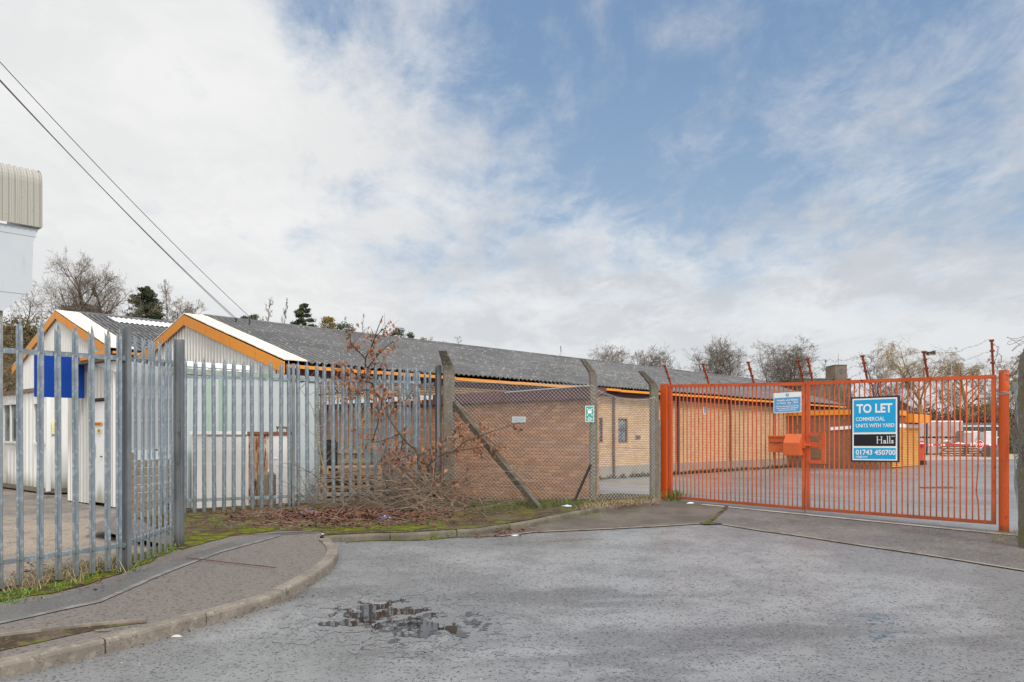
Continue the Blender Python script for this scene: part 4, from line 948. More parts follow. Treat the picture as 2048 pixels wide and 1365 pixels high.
def shed(name, O, Wd, Ln, ze, za, zg, label, strip, wall_z=3.02, group=None, long_wall=True):
    root = empty(name, (O.x, O.y, zg), label, 'industrial unit', group)
    B = lambda a, g, z: Vector((O.x + AX.x * a + GX.x * g, O.y + AX.y * a + GX.y * g, z)); hw = Wd / 2
    slope = (za - ze) / hw; ov = .38
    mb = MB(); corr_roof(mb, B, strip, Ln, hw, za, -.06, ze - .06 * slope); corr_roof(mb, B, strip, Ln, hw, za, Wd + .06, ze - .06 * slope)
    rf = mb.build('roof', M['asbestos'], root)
    mb = MB()
    for s in (0, 1):
        gg = -.08 if s == 0 else Wd + .08
        for k in range(4):
            t0, t1 = k / 4, (k + 1) / 4; lift = .034 + .006 * ((k + s) % 2)
            q = [(-.09, t0), (strip + .05, t0), (strip + .05, t1), (-.09, t1)]
            V = [B(a, gg + (hw - gg) * t, ze + .01 + (za + .02 - ze) * t + lift) for a, t in q]
            V += [v - UP * .03 for v in V]
            mb.add(V, [(0, 1, 2, 3), (0, 4, 5, 1), (1, 5, 6, 2), (2, 6, 7, 3), (3, 7, 4, 0)])
    mb.build('verge_sheet', M['verge_sheet'], root)
    mb = MB(); n = int(Ln / 1.5); r_ = .10
    mb.tube([B(strip + (Ln - strip) * i / n, hw, za + .01) for i in range(n + 1)], r_, 8); mb.build('ridge_cap', M['asbestos'], root)
    # barge boards in lengths
    mb = MB(); n = 4
    for (g0, g1) in ((-.10, hw), (Wd + .10, hw)):
        for i in range(n):
            t0, t1 = i / n + .002, (i + 1) / n - .002
            z = lambda t: (ze - .04) + (za + .0 - ze + .04) * t
            a = B(-.10, g0 + (g1 - g0) * t0, z(t0)); b = B(-.10, g0 + (g1 - g0) * t1, z(t1)); dv = UP * -.30
            mb.prism([a, b, b + dv, a + dv], AX * .03)
    mb.build('barge_board', M['yellow'], root, fix=True)
    # eaves gutter and soffit
    mb = MB(); n = 13
    for i in range(n):
        a0, a1 = Ln * i / n + .004, Ln * (i + 1) / n - .004; dz = .012 * math.sin(i * 2.1)
        mb.prism([B(a0, -.13, ze - .10 + dz), B(a0, -.01, ze - .10 + dz), B(a0, -.01, ze - .19 + dz), B(a0, -.13, ze - .19 + dz)], AX * (a1 - a0))
    mb.build('gutter', M['yellow'], root, fix=True)
    mb = MB(); mb.quad(B(.05, 0, ze - .2), B(Ln, 0, ze - .2), B(Ln, ov + .02, ze - .13), B(.05, ov + .02, ze - .13)); mb.build('soffit', M['soffit'], root)
    # gable sheeting
    mb = MB(); P = lambda u, z: B(.02, u, z); top = lambda u: ze - .12 + (za - ze) * (1 - abs(u - hw) / hw)
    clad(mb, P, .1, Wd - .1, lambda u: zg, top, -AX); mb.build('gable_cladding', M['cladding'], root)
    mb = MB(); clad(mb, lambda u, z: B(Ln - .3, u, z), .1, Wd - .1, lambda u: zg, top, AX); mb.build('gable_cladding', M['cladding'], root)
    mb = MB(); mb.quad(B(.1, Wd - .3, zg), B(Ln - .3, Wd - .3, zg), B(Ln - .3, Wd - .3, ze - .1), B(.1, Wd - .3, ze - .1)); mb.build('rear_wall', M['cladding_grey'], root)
    return root, B, ov
O2 = Vector((-5.89, 20.8, 0)); LN = 38.6
s2, B2, OV = shed('industrial_shed', O2, 11.26, LN, 3.44, 5.20, -.4, 'long low brick shed with orange-trimmed white gable, right of the pair', .56, group='twin gabled sheds')
wo = B2(0, OV, 0); wo.z = 0
wins = []
for (x0, x1, y0, y1) in ((1186, 1206, 836, 886), (1236.5, 1255.5, 837.5, 886)):
    t0, t1 = hit(x0, wo, AX), hit(x1, wo, AX); pm = wo + AX * ((t0 + t1) / 2); wins.append((t0, t1, zpx(y1, pm), zpx(y0, pm)))
# front wall, split round the window openings
mb = MB(); xs = [.05] + [v for w in wins for v in w[:2]] + [LN - .3]
for i in range(len(xs) - 1):
    p, q = wo + AX * xs[i], wo + AX * xs[i + 1]
    if i % 2 == 0: brick_wall(mb, p, q, -.45, 3.06, xs[i])
    else:
        w = wins[i // 2]; brick_wall(mb, p, q, -.45, w[2], xs[i]); brick_wall(mb, p, q, w[3], 3.06, xs[i])
mb.build('wall', M['brick_cream'], s2)
mb = MB()
for w in wins:
    for (t, a, b) in ((w[0], w[2], w[3]), (w[1], w[2], w[3])):
        p = wo + AX * t; q = p + GX * .1; brick_wall(mb, p, q, a, b)
mb.build('reveal', M['brick_cream'], s2)
for w in wins:
    c = wo + GX * .06; fr = MB()
    P = lambda t, z: Vector((c.x + AX.x * t, c.y + AX.y * t, z))
    for (a, b) in ((P(w[0] + .03, w[2]), P(w[0] + .03, w[3])), (P(w[1] - .03, w[2]), P(w[1] - .03, w[3]))): fr.bar(a, b, .05, .06, up=GX)
    for z in (w[2] + .03, w[2] + (w[3] - w[2]) * .56, w[3] - .03): fr.bar(P(w[0] + .055, z), P(w[1] - .055, z), .05, .055)
    f = fr.build('window', M['maroon'], s2)
    mb = MB(); g_ = GX * .02; mb.quad(P(w[0], w[2]) + g_, P(w[1], w[2]) + g_, P(w[1], w[3]) + g_, P(w[0], w[3]) + g_); mb.build('pane', M['glass'], f)
mb = MB(); mb.prism([wo + UP * 3.06 - GX * .02, wo + UP * 3.36 - GX * .02, wo + UP * 3.36 + GX * .1, wo + UP * 3.06 + GX * .1], AX * (LN - .3)); mb.build('fascia_band', M['maroon'], s2, fix=True)
mb = MB(); p0 = wo + AX * 12.5; mb.prism([p0 - UP * .5 - GX * .04, p0 + UP * .30 - GX * .04, p0 + UP * .31 - GX * .0, p0 - UP * .5], AX * (LN - 12.9)); pl = mb.build('plinth', M['plinth'], s2, fix=True)
for px in (1228, 1357, 1462, 1549.5):
    t = hit(px, wo - GX * .08, AX); p = wo - GX * .08 + AX * t; mb = MB(); mb.tube([p + UP * -.1, p + UP * 3.05, p + UP * 3.2 - GX * .2], .05, 8)
    for z in (.8, 2.0): mb.tube([p + UP * z, p + UP * (z + .05)], .06, 8)
    mb.build('downpipe', M['maroon'], s2)
# dark growth along the wall foot
tb = MB()
t = hit(1243, wo, AX); p = wo + AX * hit(1275, wo, AX) - GX * .03; mb = MB(); mb.box(Vector((p.x, p.y, zpx(878, p))), AX, GX, UP, .3, .05, .14); mb.build('vent', M['maroon'], s2)
p = wo + AX * hit(1406, wo, AX); q = wo + AX * hit(1412.5, wo, AX); bd = Board(Vector((p.x, p.y, zpx(828, p))) - GX * .012, AX, -GX); W = (q - p).length; H = 13.5 * p.y / F
root = empty('door_notice', bd.o, 'tiny white notice with blue disc on the cream brick wall behind the gate', 'sign')
mb = MB(); bd.slab(mb, 0, 0, W, H, 0, .006); mb.build('plate', M['white_gloss'], root)
mb = MB(); bd.disc(mb, W / 2, H * .7, W * .36, .008); bd.rect(mb, W * .1, H * .08, W * .9, H * .4, .008); mb.build('panel', M['sign_blue'], root)

O1 = Vector((-14.77, 29.5, 0))
s1, B1, _ = shed('industrial_shed', O1, 11.48, 30, 4.73, 6.70, -.2, 'shed with skylight on its grey roof, left of the orange-trimmed pair', .8, group='twin gabled sheds')
mb = MB()
zr = lambda g: 4.73 + (6.70 - 4.73) * g / 5.74
for (a0, a1, g0, g1) in ((6.0, 9.5, 1.6, 3.1), (1.9, 5.2, 4.6, 5.5)):
    n = int((a1 - a0) / .025)
    mb.add([B1(a0 + (a1 - a0) * i / n, g, zr(g) + .055 + .024 * math.cos(2 * math.pi * (a0 + (a1 - a0) * i / n) / .215)) for g in (g0, g1) for i in range(n + 1)], [(i, i + 1, n + 2 + i, n + 1 + i) for i in range(n)])
mb.build('skylight', M['skylight'], s1)
mb = MB(); brick_wall(mb, O1 + AX * .1 + GX * .3, O1 + AX * 29 + GX * .3, -.3, 4.6); mb.build('wall', M['brick_cream'], s1)
# neighbouring low gable at the far left
O0 = O1 + GX * 12.6 + AX * 6
root = empty('outbuilding', (O0.x, O0.y, 0), 'low beige block outbuilding with pale roof, half hidden at the left edge', 'outbuilding')
B0 = lambda a, g, z: Vector((O0.x + AX.x * a + GX.x * g, O0.y + AX.y * a + GX.y * g, z))
mb = MB(); brick_wall(mb, B0(0, 0, 0), B0(0, 8, 0), 0, 3.9); brick_wall(mb, B0(0, 0, 0), B0(10, 0, 0), 0, 3.9); mb.build('wall', M['brick_cream'], root)
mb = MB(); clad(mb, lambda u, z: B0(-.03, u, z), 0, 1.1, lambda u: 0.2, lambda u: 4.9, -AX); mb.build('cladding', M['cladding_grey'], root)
mb = MB(); mb.prism([B0(-.3, -.1, 5.0), B0(-.3, 4, 6.6), B0(-.3, 8, 5.0), B0(-.3, 8, 4.9), B0(-.3, 4, 6.48), B0(-.3, -.1, 4.88)], AX * 10); mb.build('roof', M['skylight'], root, fix=True)
mb = MB(); mb.bar(B0(-.33, -.15, 4.82), B0(-.33, 4, 6.5), .05, .22); mb.bar(B0(-.33, -.12, 0), B0(-.33, -.12, 4.8), .08, .08, up=AX); mb.build('barge_board', M['yellow'], root)

# brown brick screen wall with maroon fascia, standing out from the long wall
Q1 = Vector((1.57, 15.6, 0)); LQ = 9.2; TH = .22
root = empty('brick_wall', (Q1.x, Q1.y, -.2), 'brown brick wall with maroon timber fascia behind the chain-link mesh', 'wall')
mb = MB(); brick_wall(mb, Q1 + GX * LQ, Q1, -.45, 2.25); brick_wall(mb, Q1, Q1 + AX * TH, -.45, 2.25, LQ); brick_wall(mb, Q1 + AX * TH, Q1 + GX * LQ + AX * TH, -.45, 2.25)
mb.build('brickwork', M['brick_brown'], root)
mb = MB(); p = Q1 - AX * .12 - GX * .06
mb.prism([p + UP * 2.205, p + UP * 2.43, p + UP * 2.43 + AX * .5, p + UP * 2.36 + AX * .5, p + UP * 2.205 + AX * .03], GX * (LQ * .5)); mb.build('fascia', M['maroon'], root, fix=True)
p = Q1 - AX * .12 + GX * (LQ * .5 - .055)
mb = MB(); mb.prism([p + UP * 2.33, p + UP * 2.43, p + UP * 2.43 + AX * .5, p + UP * 2.33 + AX * .03], GX * (LQ * .5)); mb.build('flashing', M['white'], root, fix=True)
mb = MB(); p = Q1 - AX * .1 + GX * (LQ * .5 - .05); mb.prism([p + UP * 2.20, p + UP * 2.326, p + UP * 2.326 + AX * .09, p + UP * 2.20 + AX * .09], GX * (LQ * .5)); mb.build('fascia', M['soffit'], root, fix=True)
mb = MB(); g0 = hit(985, Q1 - AX * .2, GX); g1 = hit(1190, Q1 - AX * .2, GX)
a = Q1 - AX * .16 + GX * 2.2; b = Q1 - AX * .16 - GX * .05; mb.tube([Vector((a.x, a.y, 2.40)), Vector((b.x, b.y, 2.445))], .014, 6); mb.build('pipe', M['pipe_grey'], root)
g0 = hit(1025.5, Q1, GX); g1 = hit(1052, Q1, GX); p = Q1 + GX * g0 - AX * .012; W = abs(g1 - g0); z0 = zpx(845.5, p)
root = empty('wall_notice', (p.x, p.y, z0), 'small faded pale blue notice on the brown brick wall', 'sign')
bd = Board(Vector((p.x, p.y, z0)), -GX + UP * -.02, -AX); H = 12.0 * p.y / F
mb = MB(); bd.slab(mb, 0, 0, W, H, 0, .008); mb.build('plate', M['white'], root); mb = MB(); bd.rect(mb, .02, .02, W - .02, H - .02, .0095); mb.build('panel', M['sign_pale'], root)

# brown annex behind the gate, with shutter end
t1573 = hit(1573, wo, AX); Q2 = wo + AX * t1573; LQ2 = 4.85; Q3 = Q2 - GX * LQ2
root = empty('brick_annex', (Q3.x, Q3.y, -.2), 'brown brick annex with yellow fascia and slatted shutter beyond the gates', 'building')
mb = MB(); brick_wall(mb, Q2, Q3, -.5, 2.7); brick_wall(mb, Q3, Q3 + AX * 2.0, -.5, 2.7, LQ2); brick_wall(mb, Q3 + AX * 2, Q3 + AX * 6.6, 2.2, 2.7, LQ2); brick_wall(mb, Q3 + AX * 6.6, Q2 + AX * 6.6, -.5, 2.7); mb.build('wall', M['brick_far'], root)
mb = MB(); mb.prism([Q2 - AX * .1 + UP * 2.62, Q2 - AX * .1 + UP * 2.88, Q2 + UP * 2.88, Q2 + UP * 2.62], -GX * (LQ2 + .1)); mb.prism([Q3 - GX * .1 - AX * .1 + UP * 2.62, Q3 - GX * .1 - AX * .1 + UP * 2.88, Q3 - AX * .1 + UP * 2.88, Q3 - AX * .1 + UP * 2.62], AX * 4.2)
mb.prism([Q3 - GX * .5 + AX * 4.1 + UP * 2.25, Q3 - GX * .5 + AX * 4.1 + UP * 2.72, Q3 + AX * 4.1 + UP * 2.72, Q3 + AX * 4.1 + UP * 2.25], AX * 2.9); mb.build('fascia', M['yellow'], root, fix=True)
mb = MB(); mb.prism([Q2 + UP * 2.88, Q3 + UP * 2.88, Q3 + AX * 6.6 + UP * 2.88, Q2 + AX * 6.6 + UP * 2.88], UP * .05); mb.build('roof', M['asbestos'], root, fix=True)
mb = MB(); mb.prism([Q3 - GX * .05 + AX * 1.9 + UP * 1.98, Q3 - GX * .05 + AX * 1.9 + UP * 2.18, Q3 + AX * 1.9 + UP * 2.18, Q3 + AX * 1.9 + UP * 1.98], AX * 4.8)
pa = Q3 - AX * .03 + GX * (LQ2 * .5); mb.bar(Vector((pa.x, pa.y, 1.9)), Vector((Q3.x, Q3.y, 2.04)) - AX * .03, .05, .17); mb.build('lintel', M['white'], root, fix=True)
mb = MB()
for i in range(23):
    z = -.15 + i * .093; mb.prism([Q3 - GX * .0 + AX * 2.02 + UP * z, Q3 - GX * .035 + AX * 2.02 + UP * (z + .02), Q3 - GX * .035 + AX * 2.02 + UP * (z + .07), Q3 + AX * 2.02 + UP * (z + .088)], AX * 4.5)
mb.build('shutter', M['shutter'], root, fix=True)

# ------------------------------------------------------------------ left yard: elevated hopper, cabin, clad store, sign panel
H0 = Vector(((84 - HX) / F * 22, 22, 0)); HN = -GX    # HN faces the camera side
hp = lambda px: hit(px, H0, AX)
HP = lambda s, z, k=0.0: Vector((H0.x + AX.x * s, H0.y + AX.y * s, z)) + HN * k
root = empty('hopper', HP(-1.5, 0), 'raised grey hopper with curved corrugated hood at the left edge', 'hopper')
ztop, zbot = 8.42, zpx(456, H0)
mb = MB(); prof = [(0, zbot), (0, ztop - .02)] + [(-.42 + .42 * math.cos(a), ztop + .42 * math.sin(a)) for a in lin(0, math.pi / 2, 7)] + [(-1.2, ztop + .50), (-3.2, ztop + .55)]
s = -4.4; us = []
while s < 0:
    for f, o in ((0, 0), (.34, 0), (.44, 1), (.6, 1), (.7, 0)): us.append((min(s + f * .15, 0), o))
    s += .15
us.append((0, 0)); V = []
for (u, o) in us:
    for i, (k, z) in enumerate(prof):
        a = 0 if i < 2 else min(math.pi / 2, (i - 2) * math.pi / 12)
        V.append(HP(u, z + .03 * o * math.sin(a), k + .03 * o * math.cos(a)))
n = len(prof); fs = [(i * n + j, (i + 1) * n + j, (i + 1) * n + j + 1, i * n + j + 1) for i in range(len(us) - 1) for j in range(n - 1)]; mb.add(V, fs, [tuple((us[k // n][0] + 4.4, 0) for k in f) for f in fs])
mb.add([HP(.005, z, k) for k, z in prof] + [HP(.005, zbot, -3.2)], [tuple(range(n + 1))])
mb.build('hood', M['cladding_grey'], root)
edge = [(79, 458), (69, 484), (66, 577), (9, 621)]
pts = []
for (px, py) in edge: u = hp(px); pts.append((u, zpx(py, HP(u, 0))))
pts = [(-4.4, pts[0][1])] + pts + [(-4.4, pts[-1][1])]
mb = MB(); mb.prism([HP(u, z, -.1) for u, z in pts], HN * -2.9); mb.build('bin', M['hopper_grey'], root, fix=True)
mb = MB()
for (a, b) in (((-4.4, 6.95), (-.1, 6.95)), ((-4.4, 5.35), (-.35, 5.35))): mb.bar(HP(a[0], a[1], -.095), HP(b[0], b[1], -.095), .006, .012)
mb.build('seam', M['pipe_grey'], root)
mb = MB(); mb.tube([HP(-2.2, 5.9, -.08), HP(-1.75, 5.45, -.08), HP(-1.5, 5.25, -.08), HP(-1.18, 5.18, -.08)], .012, 4); mb.build('cable', M['cable'], root)
mb = MB()
for u in (hp(5), hp(5) - 2.6):
    for k in (-.3, -2.7): p = HP(u, 0, k); mb.box(p, AX, GX, UP, .14, .14, 5.2)
mb.build('leg', M['cladding_grey'], root)

KB = Vector((-11.56, 20.0, 0)); CG = GX
root = empty('site_cabin', KB, 'white portable cabin with two windows behind the near palisade', 'cabin')
mb = MB(); P = lambda u, z: Vector((KB.x + CG.x * u, KB.y + CG.y * u, z))
clad(mb, P, 0, 7.0, lambda u: .16, lambda u: 2.62, -AX, .32, .022); clad(mb, lambda u, z: KB + AX * u + UP * z, 0, 2.6, lambda u: .16, lambda u: 2.62, -GX, .32, .02); mb.build('wall', M['white_wall'], root)
mb = MB(); mb.prism([P(-.06, 2.62) - AX * .07, P(7.06, 2.62) - AX * .07, P(7.06, 2.62) + AX * 2.6, P(-.06, 2.62) + AX * 2.6], UP * .1); mb.build('roof', M['wood_old'], root, fix=True)
mb = MB(); mb.prism([P(-.02, .05) - AX * .03, P(7.0, .05) - AX * .03, P(7.0, .05) + AX * 2.5, P(-.02, .05) + AX * 2.5], UP * .1); mb.build('base', M['wood_old'], root, fix=True)
mb = MB(); mb.bar(KB - AX * .04 - GX * .02 + UP * .1, KB - AX * .04 - GX * .02 + UP * 2.62, .09, .09, up=AX); mb.build('corner_post', M['white'], root)
KO = KB - AX * .05
for (x0, x1, y0, y1) in ((69, 88, 806, 887), (8, 37, 808, 885)):
    t0, t1 = hit(x0, KO, CG), hit(x1, KO, CG); lo, hi = min(t0, t1), max(t0, t1); pm = P((lo + hi) / 2, 0); z0, z1 = zpx(y1, pm), zpx(y0, pm)
    q = lambda u, z, k=.05: P(u, z) - AX * k
    mb = MB()
    for (a, b) in ((q(lo, z0), q(lo, z1)), (q(hi, z0), q(hi, z1)), (q((lo + hi) / 2, z0), q((lo + hi) / 2, z1))): mb.bar(a, b, .06, .05, up=AX)
    for z in (z0, z1): mb.bar(q(lo - .03, z), q(hi + .03, z), .06, .06)
    f = mb.build('window', M['white'], root); mb = MB(); mb.quad(q(lo, z0, .035), q(hi, z0, .035), q(hi, z1, .035), q(lo, z1, .035)); mb.build('pane', M['glass'], f)
mb = MB()
for z in (.82, 1.45): mb.tube([P(2.75, z - .25) - AX * .8, P(5.6, z - .25) - AX * .8], .028, 6)
for u in (2.75, 5.6): mb.tube([P(u, 0) - AX * .8, P(u, 1.2) - AX * .8], .028, 6)
r2 = empty('guard_rail', P(4.6, 0) - AX * .8, 'yellow tubular guard rail in front of the white cabin', 'railing'); mb.build('rail', M['rail_yellow'], r2)

W0 = Vector((-10.05, 18.1, 0)); WD = -GX; LW = 2.85
root = empty('clad_store', W0, 'white ribbed metal store with a plain door, behind the corner fence post', 'store')
P = lambda u, z, k=0.0: Vector((W0.x + WD.x * u, W0.y + WD.y * u, z)) - AX * k
dt0, dt1 = hit(190, W0, WD), hit(208, W0, WD)
mb = MB(); clad(mb, lambda u, z: P(u, z), 0, dt0 - .05, lambda u: .03, lambda u: 3.0, -AX, .2, .03); clad(mb, lambda u, z: P(u, z), dt1 + .05, LW, lambda u: .03, lambda u: 3.0, -AX, .2, .03); clad(mb, lambda u, z: P(u, z), dt0 - .05, dt1 + .05, lambda u: 2.22, lambda u: 3.0, -AX, .2, .03)
clad(mb, lambda u, z: P(LW, z) + AX * u, 0, 1.2, lambda u: .03, lambda u: 3.0, WD, .2, .03); clad(mb, lambda u, z: P(0, z) + AX * u, 0, 1.2, lambda u: .03, lambda u: 3.0, -WD, .2, .03); mb.build('wall', M['cladding'], root)
mb = MB(); mb.quad(P(dt0 - .05, .08, .01), P(dt1 + .05, .08, .01), P(dt1 + .05, 2.2, .01), P(dt0 - .05, 2.2, .01)); d_ = mb.build('door', M['white_wall'], root)
mb = MB(); mb.bar(P(dt1 - .05, 1.05, .03), P(dt1 - .12, 1.05, .03), .02, .02); mb.build('handle', M['black'], d_)
mb = MB(); mb.bar(P(dt0 - .1, 2.24, .05), P(dt1 + .1, 2.24, .05), .04, .05); mb.build('lintel', M['soffit'], root)
mb = MB(); mb.prism([P(-.1, 3.0, .25), P(LW + .15, 3.0, .25), P(LW + .15, 3.0, -1.3), P(-.1, 3.0, -1.3)], UP * .07); mb.build('roof', M['wood_old'], root, fix=True)
mb = MB(); mb.bar(P(LW * .55, 3.12, .27), P(LW + .15, 3.12, .27), .03, .13); mb.build('gutter', M['yellow'], root)
mb = MB(); mb.prism([P(LW * .62, 2.99, .04), P(LW + .1, 2.99, .04), P(LW + .1, 2.75, .04)], -AX * .02); mb.build('gusset', M['white'], root, fix=True)
def wallsign(px0, px1, y0, y1, m, name, label, inner=None):
    u0, u1 = hit(px0, W0 - AX * .04, WD), hit(px1, W0 - AX * .04, WD); pm = P((u0 + u1) / 2, 0); z0, z1 = zpx(y1, pm), zpx(y0, pm)
    r = empty(name, P(u0, z0, .04), label, 'sign'); bd = Board(P(u0, z0, .035), WD, -AX); mb = MB(); bd.slab(mb, 0, 0, u1 - u0, z1 - z0, 0, .006); mb.build('plate', M[m], r)
    if inner: inner(bd, u1 - u0, z1 - z0, r)
def inn_warn(bd, W, H, r):
    mb = MB(); bd.rect(mb, W * .3, H * .08, W * .96, H * .92, .0075); bd.shape(mb, [(W * .04, H * .15), (W * .24, H * .15), (W * .14, H * .8)], .0075); mb.build('panel', M['sign_yellow'], r)
    mb = MB(); [bd.rect(mb, W * .42, H * (.2 + .17 * i), W * .85, H * (.28 + .17 * i), .009) for i in range(4)]; mb.build('lettering', M['black'], r)
def inn_bar(bd, W, H, r):
    mb = MB(); [bd.rect(mb, W * (.06 + .075 * i), H * .3, W * (.11 + .075 * i), H * .7, .0075) for i in range(11)]; mb.build('lettering', M['rust'], r)
def inn_ring(bd, W, H, r):
    mb = MB(); n = 18
    for i in range(n):
        a, b = 6.2832 * i / n, 6.2832 * (i + 1) / n; mb.quad(*[bd.p(W * .5 + W * q * math.cos(t), H * .68 + W * q * math.sin(t), .0075) for q, t in ((.34, a), (.46, a), (.46, b), (.34, b))])
    bd.rect(mb, W * .1, H * .06, W * .9, H * .3, .0075); mb.build('panel', M['sign_red'], r)
wallsign(188, 203, 845, 852, 'yellow', 'door_sign', 'thin orange strip sign across the white store door', inn_bar)
wallsign(191, 202, 857.5, 866.5, 'white_gloss', 'warning_sign', 'small yellow and white warning sign on the white store door', inn_warn)
wallsign(185.5, 189.5, 886, 914, 'white_gloss', 'prohibition_sign', 'white sign with red ring on the white store door', inn_ring)
KS = KB + AX * .0 - GX * .03
u0, u1 = hit(103, KS, AX), hit(115, KS, AX); r = empty('warning_sign', KS + AX * u0 + UP * 1.5, 'faded cream warning notice on the end of the white cabin', 'sign')
bd = Board(KS + AX * u0 + UP * zpx(869, KS), AX, -GX); mb = MB(); hh = 26 * KS.y / F; bd.slab(mb, 0, 0, u1 - u0, hh, .02, .026); mb.build('plate', M['sign_cream'], r)
mb = MB(); W = u1 - u0; bd.shape(mb, [(W * .25, hh * .6), (W * .75, hh * .6), (W * .5, hh * .93)], .0275); [bd.rect(mb, W * .1, hh * (.08 + .12 * i), W * .9, hh * (.13 + .12 * i), .0275) for i in range(4)]; mb.build('lettering', M['sign_yellow'], r)
pR = P(hit(176, W0, WD), 0, .08); s_l = hit(68, pR, AX); 
root = empty('sign_panel', pR + UP * 2.28, 'plain bright blue sign panel behind the near palisade', 'sign')
bd = Board(Vector((pR.x, pR.y, 2.285)) + AX * s_l, AX, -GX); mb = MB(); bd.slab(mb, 0, 0, abs(s_l), .91, 0, .03); mb.build('panel', M['blue_panel'], root)
mb = MB(); 
for u in (.12, abs(s_l) - .08): mb.bar(bd.p(u, 0.0, -.03), bd.p(u, .91, -.03), .04, .04, up=AX)
mb.bar(bd.p(abs(s_l) - .1, .6, -.03), bd.p(abs(s_l) + .12, .6, -.06), .04, .04); mb.bar(bd.p(.12, -2.28, -.03), bd.p(.12, 0.02, -.03), .05, .05, up=AX); mb.build('bracket', M['pipe_grey'], root)

# white board fixed behind the short fence run
dBv = (PB - PA).normalized(); nB = Vector((-dBv.y, dBv.x, 0)); o = PA + dBv * .42 + nB * .2
root = empty('white_board', Vector((o.x, o.y, 1.31)), 'blank white board fixed behind the short run of palisade', 'board')
bd = Board(Vector((o.x, o.y, 1.30)), dBv, -nB); mb = MB(); bd.slab(mb, 0, 0, 1.06, 1.03, -.012, 0); mb.build('panel', M['white_gloss'], root)
mb = MB(); [bd.slab(mb, u, -.02, u + .04, 1.05, -.04, -.014) for u in (.1, .92)]; mb.build('batten', M['wood_old'], root)

# container, with its white neighbour standing behind
def container(K, L, Wd, z0, h, label, mm, rim, bands=()):
    root = empty('shipping_container', (K.x, K.y, z0), label, 'container'); P = lambda a, g, z: Vector((K.x + AX.x * a + GX.x * g, K.y + AX.y * a + GX.y * g, z))
    mb = MB(); clad(mb, lambda u, z: P(u, 0, z), .1, L - .1, lambda u: z0 + .14, lambda u: z0 + h - .12, -GX, .28, .03); mb.build('side_wall', mm, root)
    mb = MB(); clad(mb, lambda u, z: P(0, u, z), .1, Wd - .1, lambda u: z0 + .14, lambda u: z0 + h - .12, -AX, .28, .03); clad(mb, lambda u, z: P(L, u, z), .1, Wd - .1, lambda u: z0 + .14, lambda u: z0 + h - .12, AX, .28, .03); mb.build('end_wall', mm, root)
    mb = MB()
    for (a, b) in (((0, 0), (L, 0)), ((L, 0), (L, Wd)), ((L, Wd), (0, Wd)), ((0, Wd), (0, 0))): mb.bar(P(*a, z0 + h - .05), P(*b, z0 + h - .05), .08, .11)
    mb.build('top_rail', rim, root)
    mb = MB()
    for (a, b) in (((0, 0), (L, 0)), ((L, 0), (L, Wd)), ((L, Wd), (0, Wd)), ((0, Wd), (0, 0))): mb.bar(P(*a, z0 + .07), P(*b, z0 + .07), .08, .14)
    mb.build('bottom_rail', mm, root)
    for (a, g) in ((.05, .05), (L - .05, .05), (L - .05, Wd - .05), (.05, Wd - .05)):
        mb = MB(); mb.bar(P(a, g, z0), P(a, g, z0 + h + .0), .11, .11, up=AX); mb.build('corner_post', rim, root)
    mb = MB(); mb.quad(P(0, 0, z0 + h), P(L, 0, z0 + h), P(L, Wd, z0 + h), P(0, Wd, z0 + h)); mb.build('roof', M['white'], root)
    for (x0, x1) in bands:
        u0, u1 = hit(x0, K, AX), hit(x1, K, AX); mb = MB(); clad(mb, lambda u, z: P(u, -.004, z), max(u0, .12), u1, lambda u: z0 + .2, lambda u: z0 + h - .13, -GX, .28, .03); mb.build('painted_band', M['container_green'], root)
    return root, P
KC = Vector((-6.26, 14.9, 0))
container(KC, 3.1, 2.44, .12, 2.62, 'pale grey-blue shipping container with green painted bands behind the palisade', M['container'], M['container_rim'], ((352, 381), (411, 421), (428, 460)))
KC2 = KC + GX * 2.75 + AX * .3; container(KC2, 2.75, 2.3, .12, 3.02, 'white container whose top edge shows above the grey-blue one', M['white'], M['white'])

# white rusty tank behind the fence
TK = Vector((-5.47, 14.3, 0)); root = empty('steel_tank', (TK.x, TK.y, .1), 'white steel tank with rust streaks behind the palisade', 'tank')
P = lambda a, g, z: Vector((TK.x + AX.x * a + GX.x * g, TK.y + AX.y * a + GX.y * g, z)); LT = 1.72; GT = .55; zt = 1.50
ra, rb = hit(497, TK, AX), hit(537, TK, AX)
mb = MB(); mb.prism([P(0, 0, .12), P(ra, 0, .12), P(ra, 0, zt), P(0, 0, zt)], GX * GT); mb.prism([P(rb, 0, .12), P(LT, 0, .12), P(LT, 0, zt), P(rb, 0, zt)], GX * GT); mb.build('body', M['tank'], root, fix=True)
mb = MB(); mb.prism([P(ra, .0, .12), P(rb, .0, .12), P(rb, .0, zt), P(ra, .0, zt)], GX * GT); mb.build('rusty_panel', M['tank_rust'], root, fix=True)
mb = MB(); mb.prism([P(-.04, -.04, zt), P(LT * .45, -.04, zt), P(LT * .45, GT, zt), P(-.04, GT, zt)], UP * .06); mb.build('rim', M['white'], root, fix=True)
mb = MB(); mb.prism([P(LT * .45, -.03, zt), P(LT + .03, -.03, zt), P(LT + .03, GT, zt), P(LT * .45, GT, zt)], UP * .055); mb.tube([P(LT * .86, .1, zt), P(LT * .86, .1, zt + .14), P(LT * .98, .08, zt + .14), P(LT * 1.03, .06, zt - .25)], .03, 8)
mb.build('rim', M['rust'], root, fix=True)
mb = MB(); mb.bar(P(0, -.01, .12), P(0, -.01, zt), .02, .02, up=AX); mb.bar(P(LT - .01, -.01, .12), P(LT - .01, -.01, zt), .02, .02, up=AX); mb.build('corner_seam', M['verge_sheet'], root)
mb = MB()
